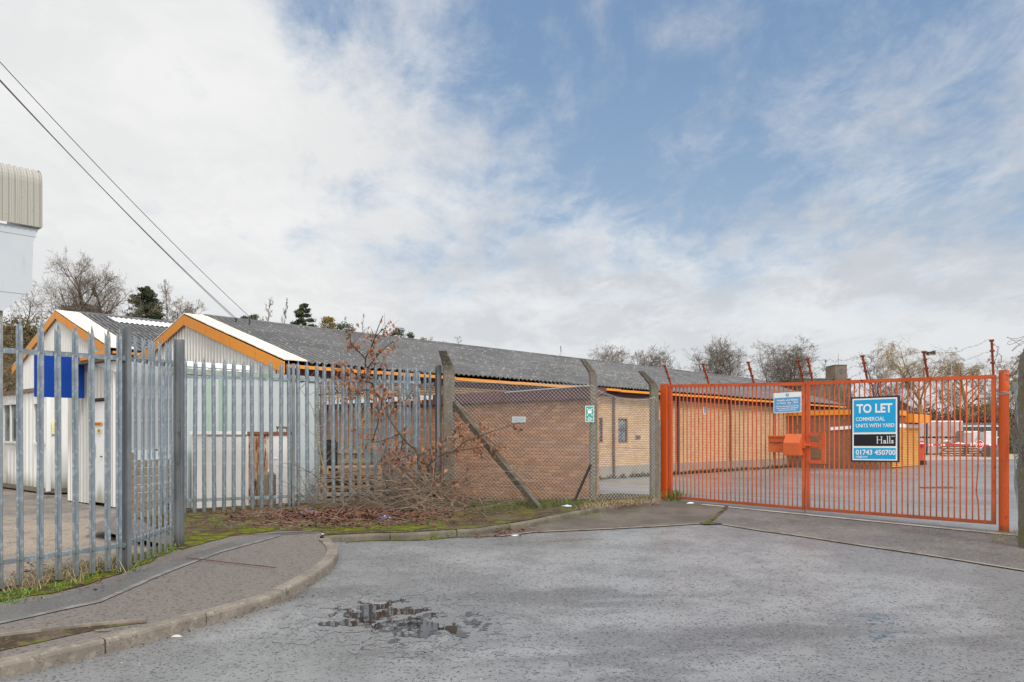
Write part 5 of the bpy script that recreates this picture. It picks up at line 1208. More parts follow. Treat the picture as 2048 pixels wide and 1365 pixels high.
for a in (.2, LT - .3): mb.prism([P(a, .05, -.0), P(a + .12, .05, -.0), P(a + .12, .05, .12), P(a, .05, .12)], GX * .4)
mb.build('foot', M['rust'], root, fix=True)
c = P(1.05, -.25, .55); root = empty('plastic_drum', c, 'olive plastic drum with white handle beside the rusty tank', 'drum')
mb = MB(); mb.tube([c - UP * .45, c - UP * .4, c + UP * .2, c + UP * .26], [.15, .17, .17, .11], 14); mb.build('body', M['wood_old'], root)
mb = MB(); mb.tube([c + UP * .2 + AX * .02, c + UP * .38 + AX * .1, c + UP * .5 + AX * .16, c + UP * .5 + AX * .22], .025, 6); mb.build('handle', M['white'], root)

# pallets
def pallet(c, ex, ey, ez, label, mm, group='wooden pallets behind the palisade', L=1.15, Wd=.95):
    c = Vector(c); root = empty('pallet', c, label, 'pallet', group); ex, ey, ez = (Vector(v).normalized() for v in (ex, ey, ez))
    for k, z in ((5, .102), (3, 0)):
        for i in range(k):
            y = -Wd / 2 + .05 + (Wd - .1) * i / (k - 1); mb = MB(); mb.box(c + ey * y + ez * z, ex, ey, ez, L, .1, .02); mb.build('board', mm, root)
    for i in range(3):
        x = -L / 2 + .06 + (L - .12) * i / 2; mb = MB(); mb.box(c + ex * x + ez * .021, ex, ey, ez, .1, Wd, .08); mb.build('bearer', mm, root)
    return root
pc = Vector((-3.15, 15.75, 0)); names = ('lowest', 'second lowest', 'third lowest', 'fourth from the ground', 'second from the top', 'topmost')
for i in range(6):
    a = rnd.uniform(-.05, .05); e = Vector((math.cos(.2 + a), math.sin(.2 + a), 0)); f = Vector((-e.y, e.x, 0))
    pallet((pc.x + rnd.uniform(-.03, .03), pc.y + rnd.uniform(-.03, .03), .13 + .125 * i), e, f, UP, f'{names[i]} pallet of the fresh-wood stack behind the palisade', M['wood_new'])
pc = Vector((-1.98, 16.0, 0))
for i in range(5):
    e = Vector((math.cos(.3), math.sin(.3), -.1 + .11 * i)).normalized(); f = Vector((0, 0, 1)).cross(e).normalized(); g = e.cross(f)
    pallet((pc.x, pc.y, .12 + .135 * i), e, f, g, ('lowest', 'second', 'middle', 'upper', 'topmost')[i] + ' weathered pallet of the leaning grey stack', M['wood_old'], L=.95)
e = Vector((.93, .36, 0)); pallet((-3.4, 16.6, .72), e, Vector((-.1, .2, 1)), Vector((.36, -.93, .25)), 'weathered pallet propped upright behind the fresh stack', M['wood_old'])
e = Vector((.5, .85, 0)).normalized(); c = Vector((-5.72, 12.9, .06)); root = empty('timber_panel', c, 'weathered timber board panel standing behind the short fence run', 'panel')
f_ = Vector((e.y, -e.x, 0))
for i in range(8): mb = MB(); mb.box(c + UP * (.13 * i) + f_ * (.006 * (i % 2)), e, f_, UP, .94, .022, .122); mb.build('board', M['wood_old'], root)
for k in (-.4, .4): mb = MB(); mb.box(c + e * k - f_ * .05, e, f_, UP, .07, .07, 1.15); mb.build('stud', M['wood_old'], root)
o = at(646, 932, 16.2); root = empty('black_panel', o, 'black round-cornered panel standing behind the pallets', 'panel'); bd = Board(o - UP * .6, (1, .3, 0), (.3, -1, 0)); W = .285; H = 1.13
mb = MB(); mb.prism([bd.p(u, v, 0) for u, v in ((0, 0), (W, 0), (W, H - .05), (W - .05, H), (.05, H), (0, H - .05))], bd.n * .04); mb.build('panel', M['black'], root, fix=True)

# ------------------------------------------------------------------ right yard
YZ = lambda p: yard_z(Vector((p[0], p[1], 0)))
bx = Vector(((1839 - HX) / F * 46, 46, 0)); z0 = YZ(bx)
root = empty('barrier', (bx.x, bx.y, z0), 'orange-red rising arm barrier across the yard road beyond the gates', 'barrier')
mb = MB(); mb.abox(bx.x - .17, bx.x + .17, bx.y - .15, bx.y + .15, z0 + .25, z0 + 1.36); mb.build('cabinet', M['red_paint'], root)
mb = MB(); mb.abox(bx.x - .12, bx.x + .3, bx.y - .2, bx.y + .2, z0, z0 + .25); mb.build('base', M['black'], root)
mb = MB(); mb.abox(bx.x - .19, bx.x + .19, bx.y - .17, bx.y + .17, z0 + 1.2, z0 + 1.27); mb.build('collar', M['white'], root)
xe = (1998 - HX) / F * 46; zb = CAMZ - 14.5 / F * 46
mb = MB(); mb.bar((bx.x - .1, bx.y - .26, zb), (xe, bx.y - .26, zb - .06), .05, .085); mb.build('arm', M['sign_red'], root)
mb = MB()
for px in (1852, 1876, 1935, 1972): x = (px - HX) / F * 46; mb.bar((x, bx.y - .292, zb - .015), (x + .25, bx.y - .292, zb - .015), .012, .086)
mb.build('band', M['white'], root)
c = at(1959, 889, 45.6); root = empty('stop_sign', c, 'round red STOP sign hanging on the barrier arm', 'sign'); r = .235
bd = Board(c, (1, 0, 0), (0, -1, 0)); mb = MB(); bd.disc(mb, 0, 0, r, 0); bd.disc(mb, 0, 0, r, -.01); mb.build('plate', M['white_gloss'], root)
mb = MB(); bd.disc(mb, 0, 0, r * .88, .006); mb.build('panel', M['sign_red'], root); mb = MB(); bd.text(mb, 'STOP', 0, -.065, .19, .012, .006, 'CENTER', .38); mb.build('lettering', M['white_gloss'], root)
mb = MB(); bd.rect(mb, -.02, .2, .02, .32, -.02); mb.build('bracket', M['black'], root)
def wrapped(px0, px1, py0, py1, D, label, m='wrap', dep=1.0, cat='pallet load', group='wrapped loads stacked in the far yard', crown=True):
    x0 = (px0 - HX) / F * D; x1 = (px1 - HX) / F * D; z1 = CAMZ - (py0 - HY) / F * D; z0 = CAMZ - (py1 - HY) / F * D
    root = empty('wrapped_pallet', ((x0 + x1) / 2, D, z0), label, cat, group); w = x1 - x0; h = z1 - z0
    mb = MB(); n = 6; V = []
    for k in range(n + 1):
        t = k / n
        for (i, j) in ((-1, -1), (-.33, -1.02), (.33, -1.02), (1, -1), (1.02, 0), (1, 1), (-1, 1), (-1.02, 0)):
            q = 1 - .03 * (k == n) + .02 * mnoise.noise(Vector((i * 3 + px0, j * 3, t * 5))); V.append(((x0 + x1) / 2 + i * w / 2 * q * .98, D + dep / 2 + j * dep / 2 * q, z0 + .14 + (h - .14) * t + (.03 * mnoise.noise(Vector((i * 4, j * 4, px0))) if k == n else 0)))
    mb.add(V, [(k * 8 + i, k * 8 + (i + 1) % 8, (k + 1) * 8 + (i + 1) % 8, (k + 1) * 8 + i) for k in range(n) for i in range(8)] + [tuple(range(n * 8, n * 8 + 8))]); mb.build('wrapping', M[m], root, smooth=False)
    mb = MB(); [mb.abox(x0 + w * a, x0 + w * (a + .14), D, D + dep, z0 + .02, z0 + .14) for a in (.03, .43, .83)]; mb.abox(x0, x1, D, D + dep, z0, z0 + .02); mb.build('pallet_base', M['wood_old'], root)
    if crown:
        mb = MB(); V = []
        for j in range(2):
            for i in range(9): V.append((x0 + w * (.02 + .96 * i / 8), D + dep * j, z1 + .045 + .035 * mnoise.noise(Vector((i * 1.9, j, px0)))))
        for i in range(9): V.append((x0 + w * (.02 + .96 * i / 8), D - .03, z1 - .06 - .04 * abs(mnoise.noise(Vector((i * 2.3, 4, px0))))))
        mb.add(V, [(i, i + 1, 10 + i, 9 + i) for i in range(8)] + [(18 + i, 19 + i, i + 1, i) for i in range(8)]); mb.build('top_sheet', M['wrap_white'], root)
for i, (x0, x1) in enumerate(((1834, 1852), (1853, 1875), (1876, 1900), (1901, 1926))):
    wrapped(x0, x1, 877, 911, 61.5, ('lower wrapped pallet of blocks nearest the shutter', 'lower wrapped pallet of blocks, second from the shutter', 'lower wrapped pallet of blocks, third from the shutter', 'lower wrapped pallet of blocks at the right end of the row')[i], crown=False)
    wrapped(x0, x1, 843 + (i == 0) * 3, 877, 61.5, ('upper wrapped pallet of blocks nearest the shutter', 'upper wrapped pallet of blocks, second from the shutter', 'upper wrapped pallet of blocks, third from the shutter', 'upper wrapped pallet of blocks at the right end of the row')[i])
wrapped(1928, 1943, 864, 892, 60.5, 'half-height wrapped load with a ragged white top right of the block stack')
wrapped(1946, 1964, 864, 905, 60.8, 'white wrapped bale left of the green post', 'wrap_white'); wrapped(1968, 1995, 864, 906, 60.2, 'wide white wrapped bale at the right end of the yard', 'wrap_white')
def sacks(px0, px1, D, rows, label):
    x0 = (px0 - HX) / F * D; x1 = (px1 - HX) / F * D; z0 = YZ((x0, D)); root = empty('sack_pile', ((x0 + x1) / 2, D, z0), label, 'sacks', 'piles of grey sacks behind the barrier'); w = x1 - x0
    mb = MB()
    for k in range(rows):
        n = 2
        for i in range(n):
            cx = x0 + w * (i + .5) / n + rnd.uniform(-.08, .08); cz = z0 + .09 + k * .17; V = []; m_ = 10
            for (t, rr) in ((-1, .55), (-.75, .9), (0, 1.0), (.75, .88), (1, .5)):
                for j in range(m_):
                    a = 6.2832 * j / m_; V.append((cx + w / n * .56 * t, D + math.cos(a) * .3 * rr, cz + math.sin(a) * .1 * rr + .02 * mnoise.noise(Vector((t * 3, a, k + px0)))))
            mb.add(V, [(p * m_ + j, p * m_ + (j + 1) % m_, (p + 1) * m_ + (j + 1) % m_, (p + 1) * m_ + j) for p in range(4) for j in range(m_)] + [tuple(range(m_)), tuple(range(4 * m_, 5 * m_))])
    mb.build('sacks', M['sack'], root, smooth=True)
    c = Vector(((x0 + x1) / 2, D, z0 + .17 * rows)); mb = MB(); V = [(c.x + math.cos(6.28 * i / 9) * w * .45, c.y + math.sin(6.28 * i / 9) * .4, c.z + .03 + .05 * mnoise.noise(Vector((i * 2.1, px0, 0)))) for i in range(9)] + [(c.x, c.y, c.z + .16)]
    mb.add(V, [(i, (i + 1) % 9, 9) for i in range(9)]); mb.build('cover', M['wrap_white'], root)
sacks(1883, 1903, 57, 6, 'leftmost pile of grey sacks under a white cover'); sacks(1905, 1931, 57, 5, 'wide middle pile of grey sacks'); sacks(1935, 1956, 56.5, 5, 'pile of grey sacks left of the STOP sign'); sacks(1966, 1984, 56, 4, 'low pile of grey sacks right of the STOP sign')
p = Vector(((1985 - HX) / F * 55, 55, 0)); z0 = YZ(p); root = empty('stone_stack', (p.x, p.y, z0), 'squat stack of grey stone slabs at the right of the yard', 'stone stack'); mb = MB()
for k in range(5): mb.abox(p.x - .4 + .02 * (k % 2), p.x + .42 - .03 * (k % 3), p.y - .4, p.y + .4, z0 + .15 * k, z0 + .15 * k + .135)
mb.build('slabs', M['concrete_post'], root)
for px in (1854, 1884, 1919.5, 1957.5):
    p = Vector(((px - HX) / F * 59.3, 59.3, 0)); z0 = YZ(p); root = empty('green_post', (p.x, p.y, z0), 'dark green post standing in the far yard', 'post', 'dark green posts in the far yard')
    mb = MB(); mb.abox(p.x - .035, p.x + .035, p.y - .035, p.y + .035, z0, z0 + 2.4); mb.build('shaft', M['green_post'], root); mb = MB(); mb.abox(p.x - .045, p.x + .045, p.y - .045, p.y + .045, z0 + 2.4, z0 + 2.44); mb.build('cap', M['black'], root)
# far railing
D = 68; zf = .25; x0 = (1838 - HX) / F * D; x1 = (2010 - HX) / F * D
root = empty('far_fence', (x0, D, zf), 'distant grey palisade fence along the foot of the brown bank', 'fence'); fm = MB(); fm.abox(-.05, .05, -.012, .012, 0, 2.35); fm.add([(-.05, 0, 2.35), (.05, 0, 2.35), (0, 0, 2.5)], [(0, 1, 2)])
me = bpy.data.meshes.new('pale'); me.from_pydata(fm.v, [], fm.f); me.materials.append(M['galv']); n = int((x1 - x0) / .17)
for i in range(n): place_part('pale', me, root, (x0 + (x1 - x0) * i / n, D, zf + rnd.uniform(-.02, .02)))
for z in (.4, 2.0): mb = MB(); mb.abox(x0, x1, D + .03, D + .05, zf + z, zf + z + .06); mb.build('rail', M['galv'], root)
D = 64; root = empty('green_fence', ((1926 - HX) / F * D, D, .2), 'dark green mesh fence panel right of the block stack', 'fence'); xa, xb = (1926 - HX) / F * D, (2000 - HX) / F * D
mb = MB(); n = 34
for i in range(n + 1): x = xa + (xb - xa) * i / n; mb.abox(x - .02, x + .02, D - .02, D + .02, .2, 2.4)
mb.build('mesh', M['green_post'], root); mb = MB(); [mb.abox(xa, xb, D - .04, D - .025, z, z + .09) for z in (.5, 1.4, 2.3)]; mb.build('rail', M['sign_pale'], root)
# rust strip and speed hump
a = gr(0, 0) if False else None
p = Vector(((1875 - HX) / F * 26, 26, 0))
for (x0, x1, py, m, nm, lab) in ((1843, 1909, 977, 'rust', 'drain_cover', 'long rusty drain cover set in the yard tarmac'),):
    D = 25.0
    for _ in range(12): D = (CAMZ - YZ(((1875 - HX) / F * D, D))) * F / (py - HY)
    xa, xb = (x0 - HX) / F * D, (x1 - HX) / F * D; z0 = YZ(((xa + xb) / 2, D)); root = empty(nm, ((xa + xb) / 2, D, z0), lab, 'drain cover')
    mb = MB(); mb.abox(xa, xb, D - .16, D + .16, z0 - .03, z0 + .035); mb.build('frame', M[m], root); mb = MB(); mb.abox(xa + .1, xb - .1, D - .1, D + .1, z0 + .03, z0 + .042); mb.build('grate', M['black'], root)

# ------------------------------------------------------------------ far building with brick tower
D = 150; root = empty('tower_block', ((1645 - HX) / F * D, D, 0), 'distant dark brick building with a square stair tower above the gates', 'building')
X = lambda px: (px - HX) / F * D; ZZ = lambda py: CAMZ - (py - HY) / F * D
mb = MB(); mb.abox(X(1592), X(1702), D, D + 14, -1, ZZ(758)); mb.build('wall', M['tower_brick'], root); mb = MB(); mb.abox(X(1668), X(1692), D - .4, D + 4, -1, ZZ(731)); mb.build('tower', M['tower_brick'], root)
mb = MB(); mb.abox(X(1667.3), X(1692.7), D - .5, D + 4.1, ZZ(731), ZZ(730)); mb.abox(X(1591), X(1703), D - .15, D + 14, ZZ(758), ZZ(757.2)); mb.build('parapet', M['plinth'], root)
mb = MB(); mb.abox(X(1678), X(1683), D - .46, D - .3, ZZ(747), ZZ(738)); mb.build('window', M['far_glass'], root); mb = MB(); mb.tube([(X(1681), D + 1, ZZ(731)), (X(1681), D + 1, ZZ(706))], .04, 4); mb.build('aerial', M['cable'], root)
for i in range(5):
    x = X(1600) + i * 1.5; mb = MB(); mb.abox(x, x + .8, D - .06, D + .05, ZZ(772), ZZ(763)); mb.build('window', M['far_glass'], root)
for (px, pt, D, w, lab) in ((1903, 722, 76, .07, 'tall pale lamp column rising through the willows'), (1822, 765, 76, .05, 'thinner pale column between the willow stems')):
    x = (px - HX) / F * D; z1 = CAMZ - (pt - HY) / F * D; root = empty('lamp_post', (x, D, ground_z(x, D)), lab, 'lamp post'); mb = MB(); mb.tube([(x, D, ground_z(x, D)), (x, D, z1)], [w, w * .7], 8); mb.build('column', M['pipe_grey'], root)
    mb = MB(); mb.tube([(x, D, z1), (x + .3, D, z1 + .12), (x + .8, D, z1 + .12)], .05, 6); mb.abox(x + .6, x + 1.15, D - .12, D + .12, z1 + .06, z1 + .17); mb.build('lantern', M['pipe_grey'], root)
for (px, py, w, lab) in ((1797, 798, 4.2, 'white-gabled house glimpsed left of the far lamp column'), (1992, 810, 5, 'small house half hidden in the scrub at the right')):
    D = 96; x = (px - HX) / F * D; z1 = CAMZ - (py - HY) / F * D; g = ground_z(x, D) - .5; root = empty('house', (x, D, g), lab, 'house'); mb = MB(); mb.abox(x - w / 2, x + w / 2, D, D + 6, g, z1 - 1.2); mb.add([(x - w / 2, D, z1 - 1.2), (x + w / 2, D, z1 - 1.2), (x, D, z1 - .05)], [(0, 1, 2)]); mb.build('wall', M['tower_brick'], root)
    mb = MB(); mb.bar((x - w / 2 - .2, D - .1, z1 - 1.3), (x, D - .1, z1), .1, .28); mb.bar((x + w / 2 + .2, D - .1, z1 - 1.3), (x, D - .1, z1), .1, .28); mb.build('barge_board', M['white'], root)
    mb = MB(); mb.add([(x - w / 2 - .2, D, z1 - 1.25), (x, D, z1 + .04), (x + w / 2 + .2, D, z1 - 1.25), (x - w / 2 - .2, D + 6, z1 - 1.25), (x, D + 6, z1 + .04), (x + w / 2 + .2, D + 6, z1 - 1.25)], [(0, 1, 4, 3), (1, 2, 5, 4)]); mb.build('roof', M['asbestos'], root)
    mb = MB(); mb.abox(x - .5, x + .5, D - .08, D + .02, z1 - 2.6, z1 - 1.6); mb.build('window', M['white'], root)

# ------------------------------------------------------------------ trees
def tree_segments(rr, base, height, spread, droop=0.0, stems=1, limbs=9, lv=(7, 6, 4), up=.55, rt=.18, lean=0.0, start=.25, wig=.16):
    trunk, crown = [], []
    def branch(p, d, L, r, level, n=5):
        pts = [p.copy()]; rad = [r]; dd = d.copy()
        for i in range(n):
            dd = (dd + Vector((rr.gauss(0, wig), rr.gauss(0, wig), rr.gauss(0, wig * .7))) + UP * ((.10 * up) if level < 2 else (.05 * up - droop * (level - 1) * .22))).normalized()
            p = p + dd * (L / n); pts.append(p.copy()); rad.append(max(r * (1 - .8 * (i + 1) / n), .006))
        (trunk if level <= 1 else crown).append((pts, rad)); return pts, rad, dd
    def child(pts, rad, level, L):
        if level > 3: return
        cnt = lv[level - 1] if level - 1 < len(lv) else 3
        for i in range(cnt):
            t = rr.uniform(.25, 1.0) * (len(pts) - 1); k = min(int(t), len(pts) - 2); p = pts[k].lerp(pts[k + 1], t - k); d0 = (pts[k + 1] - pts[k]).normalized()
            side = d0.cross(Vector((rr.gauss(0, 1), rr.gauss(0, 1), rr.gauss(0, 1)))).normalized(); d = (d0 * rr.uniform(.45, .9) + side * rr.uniform(.55, .9)).normalized()
            LL = L * rr.uniform(.35, .62); r2 = max(rad[k] * rr.uniform(.4, .58), .007); P2, R2, _ = branch(p, d, LL, r2, level + 1, 4 if level < 3 else 3); child(P2, R2, level + 1, LL)
    for s in range(stems):
        a = rr.uniform(0, 6.28); d = Vector((math.cos(a) * .28 * (stems > 1) + lean, math.sin(a) * .28 * (stems > 1), 1)).normalized(); H = height * rr.uniform(.72, .82 if stems == 1 else 1.0)
        pts, rad, _ = branch(base + Vector((math.cos(a), math.sin(a), 0)) * (.3 * (stems > 1)) - UP * .3, d, H, rt, 0, 8)
        for i in range(limbs):
            t = (start + (1 - start) * (i + rr.random()) / limbs) * (len(pts) - 1); k = min(int(t), len(pts) - 2); p = pts[k].lerp(pts[k + 1], t - k); a = i * 2.4 + rr.uniform(-.5, .5)
            el = up * rr.uniform(.8, 1.5); d = Vector((math.cos(a), math.sin(a), el)).normalized(); f = 1 - .55 * (t / (len(pts) - 1)) ** 1.5
            L = spread * f * rr.uniform(.75, 1.1); P2, R2, _ = branch(p, d, L, max(rad[k] * .55, .03), 1, 6); child(P2, R2, 1, L)
    return trunk, crown
def bare_tree(px, top, D, width, label, seed, m='twig', name='bare_tree', group=None, cat='tree', tw=1.0, **kw):
    x = (px - HX) / F * D; z = ground_z(x, D); h = CAMZ - (top - HY) / F * D - z; sp = width / F * D / 2; rr = random.Random(seed); base = Vector((x, D, z))
    root = empty(name, base, label, cat, group); tr, cr = tree_segments(rr, base, h, sp * 1.15, **kw)
    zmax = max(p.z for pts, _ in tr + cr for p in pts); s = h / (zmax - z); xs = sorted(p.x for pts, _ in cr for p in pts)
    hw = max(abs(xs[int(len(xs) * .01)] - x), abs(xs[int(len(xs) * .99)] - x)); sx = sp / hw
    T = lambda p: Vector((x + (p.x - x) * sx, D + (p.y - D) * sx, z + (p.z - z) * s))
    mb = MB(); [mb.tube([T(p) for p in pts], rad, 6, cap=False) for pts, rad in tr]; mb.build('trunk', M['bark'] if m != 'willow' else M[m], root)
    mb = MB(); mn = .0070 * D / 75 * tw; [mb.tube([T(p) for p in pts], [max(q, mn) for q in rad], 3, cap=False) for pts, rad in cr]; mb.build('crown', M[m], root)
    return root
OAK = dict(limbs=22, lv=(8, 6, 4), up=.5, rt=.32, start=.08, wig=.13)
bare_tree(163, 489, 74, 190, 'large bare spreading oak behind the left shed', 3, **OAK)
bare_tree(219, 528, 76, 150, 'smaller bare oak to the right of the spreading one', 5, limbs=17, lv=(7, 6, 4), up=.6, rt=.24, start=.1, wig=.14)
bare_tree(45, 560, 90, 110, 'thin grey bare tree under the hopper', 8, limbs=9, lv=(5, 5, 3), up=.8, rt=.14)
bare_tree(332, 560, 84, 46, 'slender bare birch behind the two gables', 11, 'twig_pale', limbs=16, lv=(5, 4, 3), up=.9, rt=.09)
bare_tree(372, 588, 86, 84, 'low broad bare bush right of the slender birch', 12, 'twig_pale', stems=5, limbs=9, lv=(5, 4, 3), up=1.1, rt=.06, start=.15)
bare_tree(540, 598, 84, 34, 'left thin sapling birch behind the main roof ridge', 14, 'twig_pale', limbs=16, lv=(5, 4, 3), up=1.0, rt=.07)
bare_tree(561, 597, 86, 36, 'right thin sapling birch behind the main roof ridge', 15, 'twig_pale', limbs=16, lv=(5, 4, 3), up=1.0, rt=.07)
bare_tree(505, 628, 82, 60, 'faint bare shrub left of the thin birches on the ridge', 16, 'twig_pale', stems=5, limbs=8, lv=(5, 4, 3), up=1.1, rt=.06)
bare_tree(700, 628, 86, 60, 'faint bare shrub beside the yellow gorse', 17, 'twig_pale', stems=5, limbs=8, lv=(5, 4, 3), up=1.1, rt=.06)
bare_tree(740, 655, 86, 60, 'faint low bare shrub in the middle of the ridge', 18, 'twig_pale', stems=5, limbs=8, lv=(5, 4, 3), up=1.1, rt=.06)
bare_tree(898, 672, 92, 76, 'fine bare bush on the ridge above the wide mesh bay', 19, 'twig_pale', stems=7, limbs=9, lv=(5, 4, 3), up=1.2, rt=.06)
bare_tree(1108, 692, 98, 30, 'tiny bare sapling on the ridge left of the twin round trees', 20, 'twig_pale', limbs=12, lv=(4, 4, 3), up=1.0, rt=.05)
RND = dict(stems=6, limbs=12, lv=(7, 5, 3), up=1.15, rt=.12, start=.15, wig=.10)
bare_tree(1205, 680, 96, 130, 'left of the twin round bare trees behind the roof', 21, 'twig', **RND)
bare_tree(1285, 680, 98, 118, 'right of the twin round bare trees behind the roof', 22, 'twig', **RND)
bare_tree(1372, 712, 105, 60, 'faint small bare tree over the left gate leaf', 23, 'twig_pale', stems=3, limbs=7, lv=(4, 4, 2), up=1.0, rt=.06)
bare_tree(1450, 668, 92, 128, 'wide round bare tree over the middle of the left gate leaf', 24, 'twig', **RND)
bare_tree(1567, 671, 90, 126, 'wide round bare tree directly behind the gate meeting stiles', 25, 'twig', **RND)
bare_tree(1654, 718, 120, 36, 'small bare tree left of the brick tower', 26, 'twig_pale', limbs=9, lv=(4, 4, 3), up=.8, rt=.08)
bare_tree(1742, 702, 88, 90, 'dark bare tree right of the brick tower', 27, 'twig', stems=2, limbs=11, lv=(5, 5, 3), up=.9, rt=.13)
WIL = dict(droop=.75, limbs=13, lv=(7, 7, 5), up=.75, rt=.28, start=.3, wig=.16)
bare_tree(1852, 664, 84, 178, 'biggest weeping willow with a nest, above the letting board', 31, 'willow', 'willow_tree', 'weeping willows beyond the yard', **WIL)
bare_tree(1950, 690, 86, 140, 'weeping willow behind the right gate post', 32, 'willow', 'willow_tree', 'weeping willows beyond the yard', **WIL)
bare_tree(2052, 700, 88, 110, 'weeping willow at the right edge behind the concrete post', 33, 'willow', 'willow_tree', 'weeping willows beyond the yard', **WIL)
c = at(1861, 706, 84); root = empty('nest', c, 'dark twig nest in the biggest weeping willow', 'nest'); mb = MB(); rr = random.Random(4)
for i in range(90): a = rr.uniform(0, 6.28); p = c + Vector((math.cos(a) * .3, math.sin(a) * .3, rr.uniform(-.16, .12))); mb.tube([p, p + Vector((-math.sin(a), math.cos(a), rr.uniform(-.4, .4))) * .4], .025, 3)
mb.build('twigs', M['bark'], root)
for (px, top, D, w, s) in ((1700, 745, 100, 70, 41), (1795, 742, 94, 80, 42), (1990, 752, 96, 90, 43), (1905, 758, 98, 80, 44)):
    bare_tree(px, top, D, w, {41: 'low bare tree just right of the brick tower', 42: 'low bare tree left of the biggest willow', 43: 'low bare tree by the right gate post', 44: 'low bare tree between the two main willows'}[s], s, 'twig_pale', stems=4, limbs=7, lv=(4, 4, 3), up=.9, rt=.07)

def leafclump(mb, c, r, n, L, rr, flatn=.6):
    for i in range(n):
        v = Vector((rr.gauss(0, 1), rr.gauss(0, 1), rr.gauss(0, 1))); v = v.normalized() * (rr.random() ** .45); p = c + Vector((v.x * r, v.y * r, v.z * r * flatn)); d = Vector((rr.gauss(0, 1), rr.gauss(0, 1), rr.gauss(.2, 1))).normalized(); s = d.cross(rv()).normalized() * L * .28
        mb.add([p - s, p + s, p + d * L], [(0, 1, 2)])
def pine(px, top, D, width, label, seed, name='pine_tree', m='needle', dens=1.0, bottom=None):
    x = (px - HX) / F * D; z = ground_z(x, D); h = CAMZ - (top - HY) / F * D - z; W = width / F * D / 2; rr = random.Random(seed); root = empty(name, (x, D, z), label, 'tree')
    mb = MB(); mb.tube([(x, D, z - .3), (x + .1, D, z + h * .5), (x, D, z + h * .97)], [.16, .1, .02], 6)
    W *= 1.35; cb = MB(); n = int(46 * dens); hb = h * .3 if bottom is None else bottom
    for i in range(n):
        t = (i + rr.random()) / n; zz = z + hb + (h - hb) * t; L = W * (1 - t) ** .62 * rr.uniform(.55, 1.1) + .12; a = rr.uniform(0, 6.28); e = Vector((math.cos(a) * L, math.sin(a) * L, L * rr.uniform(-.05, .35)))
        o = Vector((x, D, zz)); mb.tube([o, o + e * .6, o + e], [.04, .03, .012], 4)
        for k in range(4):
            u = rr.uniform(.35, 1.05); leafclump(cb, o + e * u, .2 + .14 * L, 40, .2, rr, .6)
    mb.build('trunk', M['bark'], root); cb.build('crown', M[m], root); return root
pine(291, 576, 86, 62, 'dark green pine between the bare oaks and the main gable', 51, dens=1.5)
pine(607, 610, 86, 62, 'bushy green pine rising over the roof ridge', 52, dens=1.5)
def bush(px, top, D, width, label, seed, m, name='bush', nclump=40, flatn=.7):
    x = (px - HX) / F * D; z = ground_z(x, D); h = CAMZ - (top - HY) / F * D - z; W = width / F * D / 2; rr = random.Random(seed); root = empty(name, (x, D, z), label, 'bush'); mb = MB(); cb = MB()
    for i in range(nclump):
        t = rr.random() ** .5; a = rr.uniform(0, 6.28); q = W * (1 - .55 * t ** 4) * rr.uniform(.1, 1); c = Vector((x + math.cos(a) * q, D + math.sin(a) * q, z + h * (.4 + .6 * t) - .2)); leafclump(cb, c, .28 + .12 * W, 70, .16, rr, flatn)
        if i % 3 == 0: mb.tube([(x + rr.gauss(0, .2), D, z - .2), c.lerp(Vector((x, D, z)), .4), c], [.07, .04, .015], 4)
    mb.build('trunk', M['bark'], root); cb.build('crown', M[m], root)
bush(655, 632, 84, 56, 'yellow flowering gorse bush on the roof ridge skyline', 61, 'gorse', 'gorse_bush', 46)
bush(690, 644, 83, 58, 'dark evergreen bush right of the yellow gorse', 62, 'needle', nclump=46)
bush(792, 656, 84, 46, 'dark evergreen bush on the ridge further right', 63, 'needle', nclump=36); bush(820, 664, 86, 38, 'low dark evergreen at the right end of the ridge bushes', 64, 'needle', nclump=26)
bush(845, 675, 86, 28, 'low yellow gorse tuft on the ridge', 65, 'gorse', 'gorse_bush', 16)
bush(487, 632, 84, 26, 'small dark bush below the overhead cables', 66, 'needle', nclump=24); bush(508, 628, 84, 24, 'small dark leaning bush right of the cables', 67, 'needle', nclump=22)
bush(168, 612, 80, 110, 'broad dark evergreen mass under the bare oaks', 68, 'needle', nclump=90); bush(240, 640, 80, 60, 'low evergreen scrub beside the pine', 69, 'needle', nclump=40); bush(60, 662, 80, 60, 'dark green scrub on the bank under the hopper', 70, 'needle', nclump=40); bush(30, 655, 82, 70, 'brown scrub on the bank at the left edge', 71, 'scrub', nclump=60)
# scrub on the bank behind the right yard: nobody could count it
rr = random.Random(9); mb = MB()
for i in range(620):
    px = rr.uniform(1490, 2110); D = rr.uniform(72, 96); x = (px - HX) / F * D; z = ground_z(x, D); leafclump(mb, Vector((x, D, z + rr.uniform(.2, 2.0))), rr.uniform(.7, 1.4), 40, .3, rr, .9)
tag(mb.build('undergrowth', M['scrub']), 'mass of brown winter scrub on the bank behind the far yard', None, None, 'stuff')
mb = MB()
for i in range(900):
    px = rr.uniform(1560, 2110); D = rr.uniform(72, 92); x = (px - HX) / F * D; z = ground_z(x, D); p = Vector((x, D, z)); d = Vector((rr.gauss(0, .35), rr.gauss(0, .3), 1)); L = rr.uniform(1.5, 4.5)
    mb.tube([p, p + d * L * .5, p + d * L + Vector((rr.gauss(0, .4), 0, -.1 * L))], [.03, .02, .011], 3, cap=False)
tag(mb.build('thicket', M['twig_pale']), 'thin leafless stems standing among the scrub on the bank', None, None, 'stuff')
mb = MB()
for i in range(260): x = rr.uniform((1838 - HX) / F * 68.5, (2015 - HX) / F * 68.5); leafclump(mb, Vector((x, 69.2 + rr.uniform(-.3, .8), .25 + rr.uniform(1.7, 2.75))), .5, 26, .2, rr, .8)
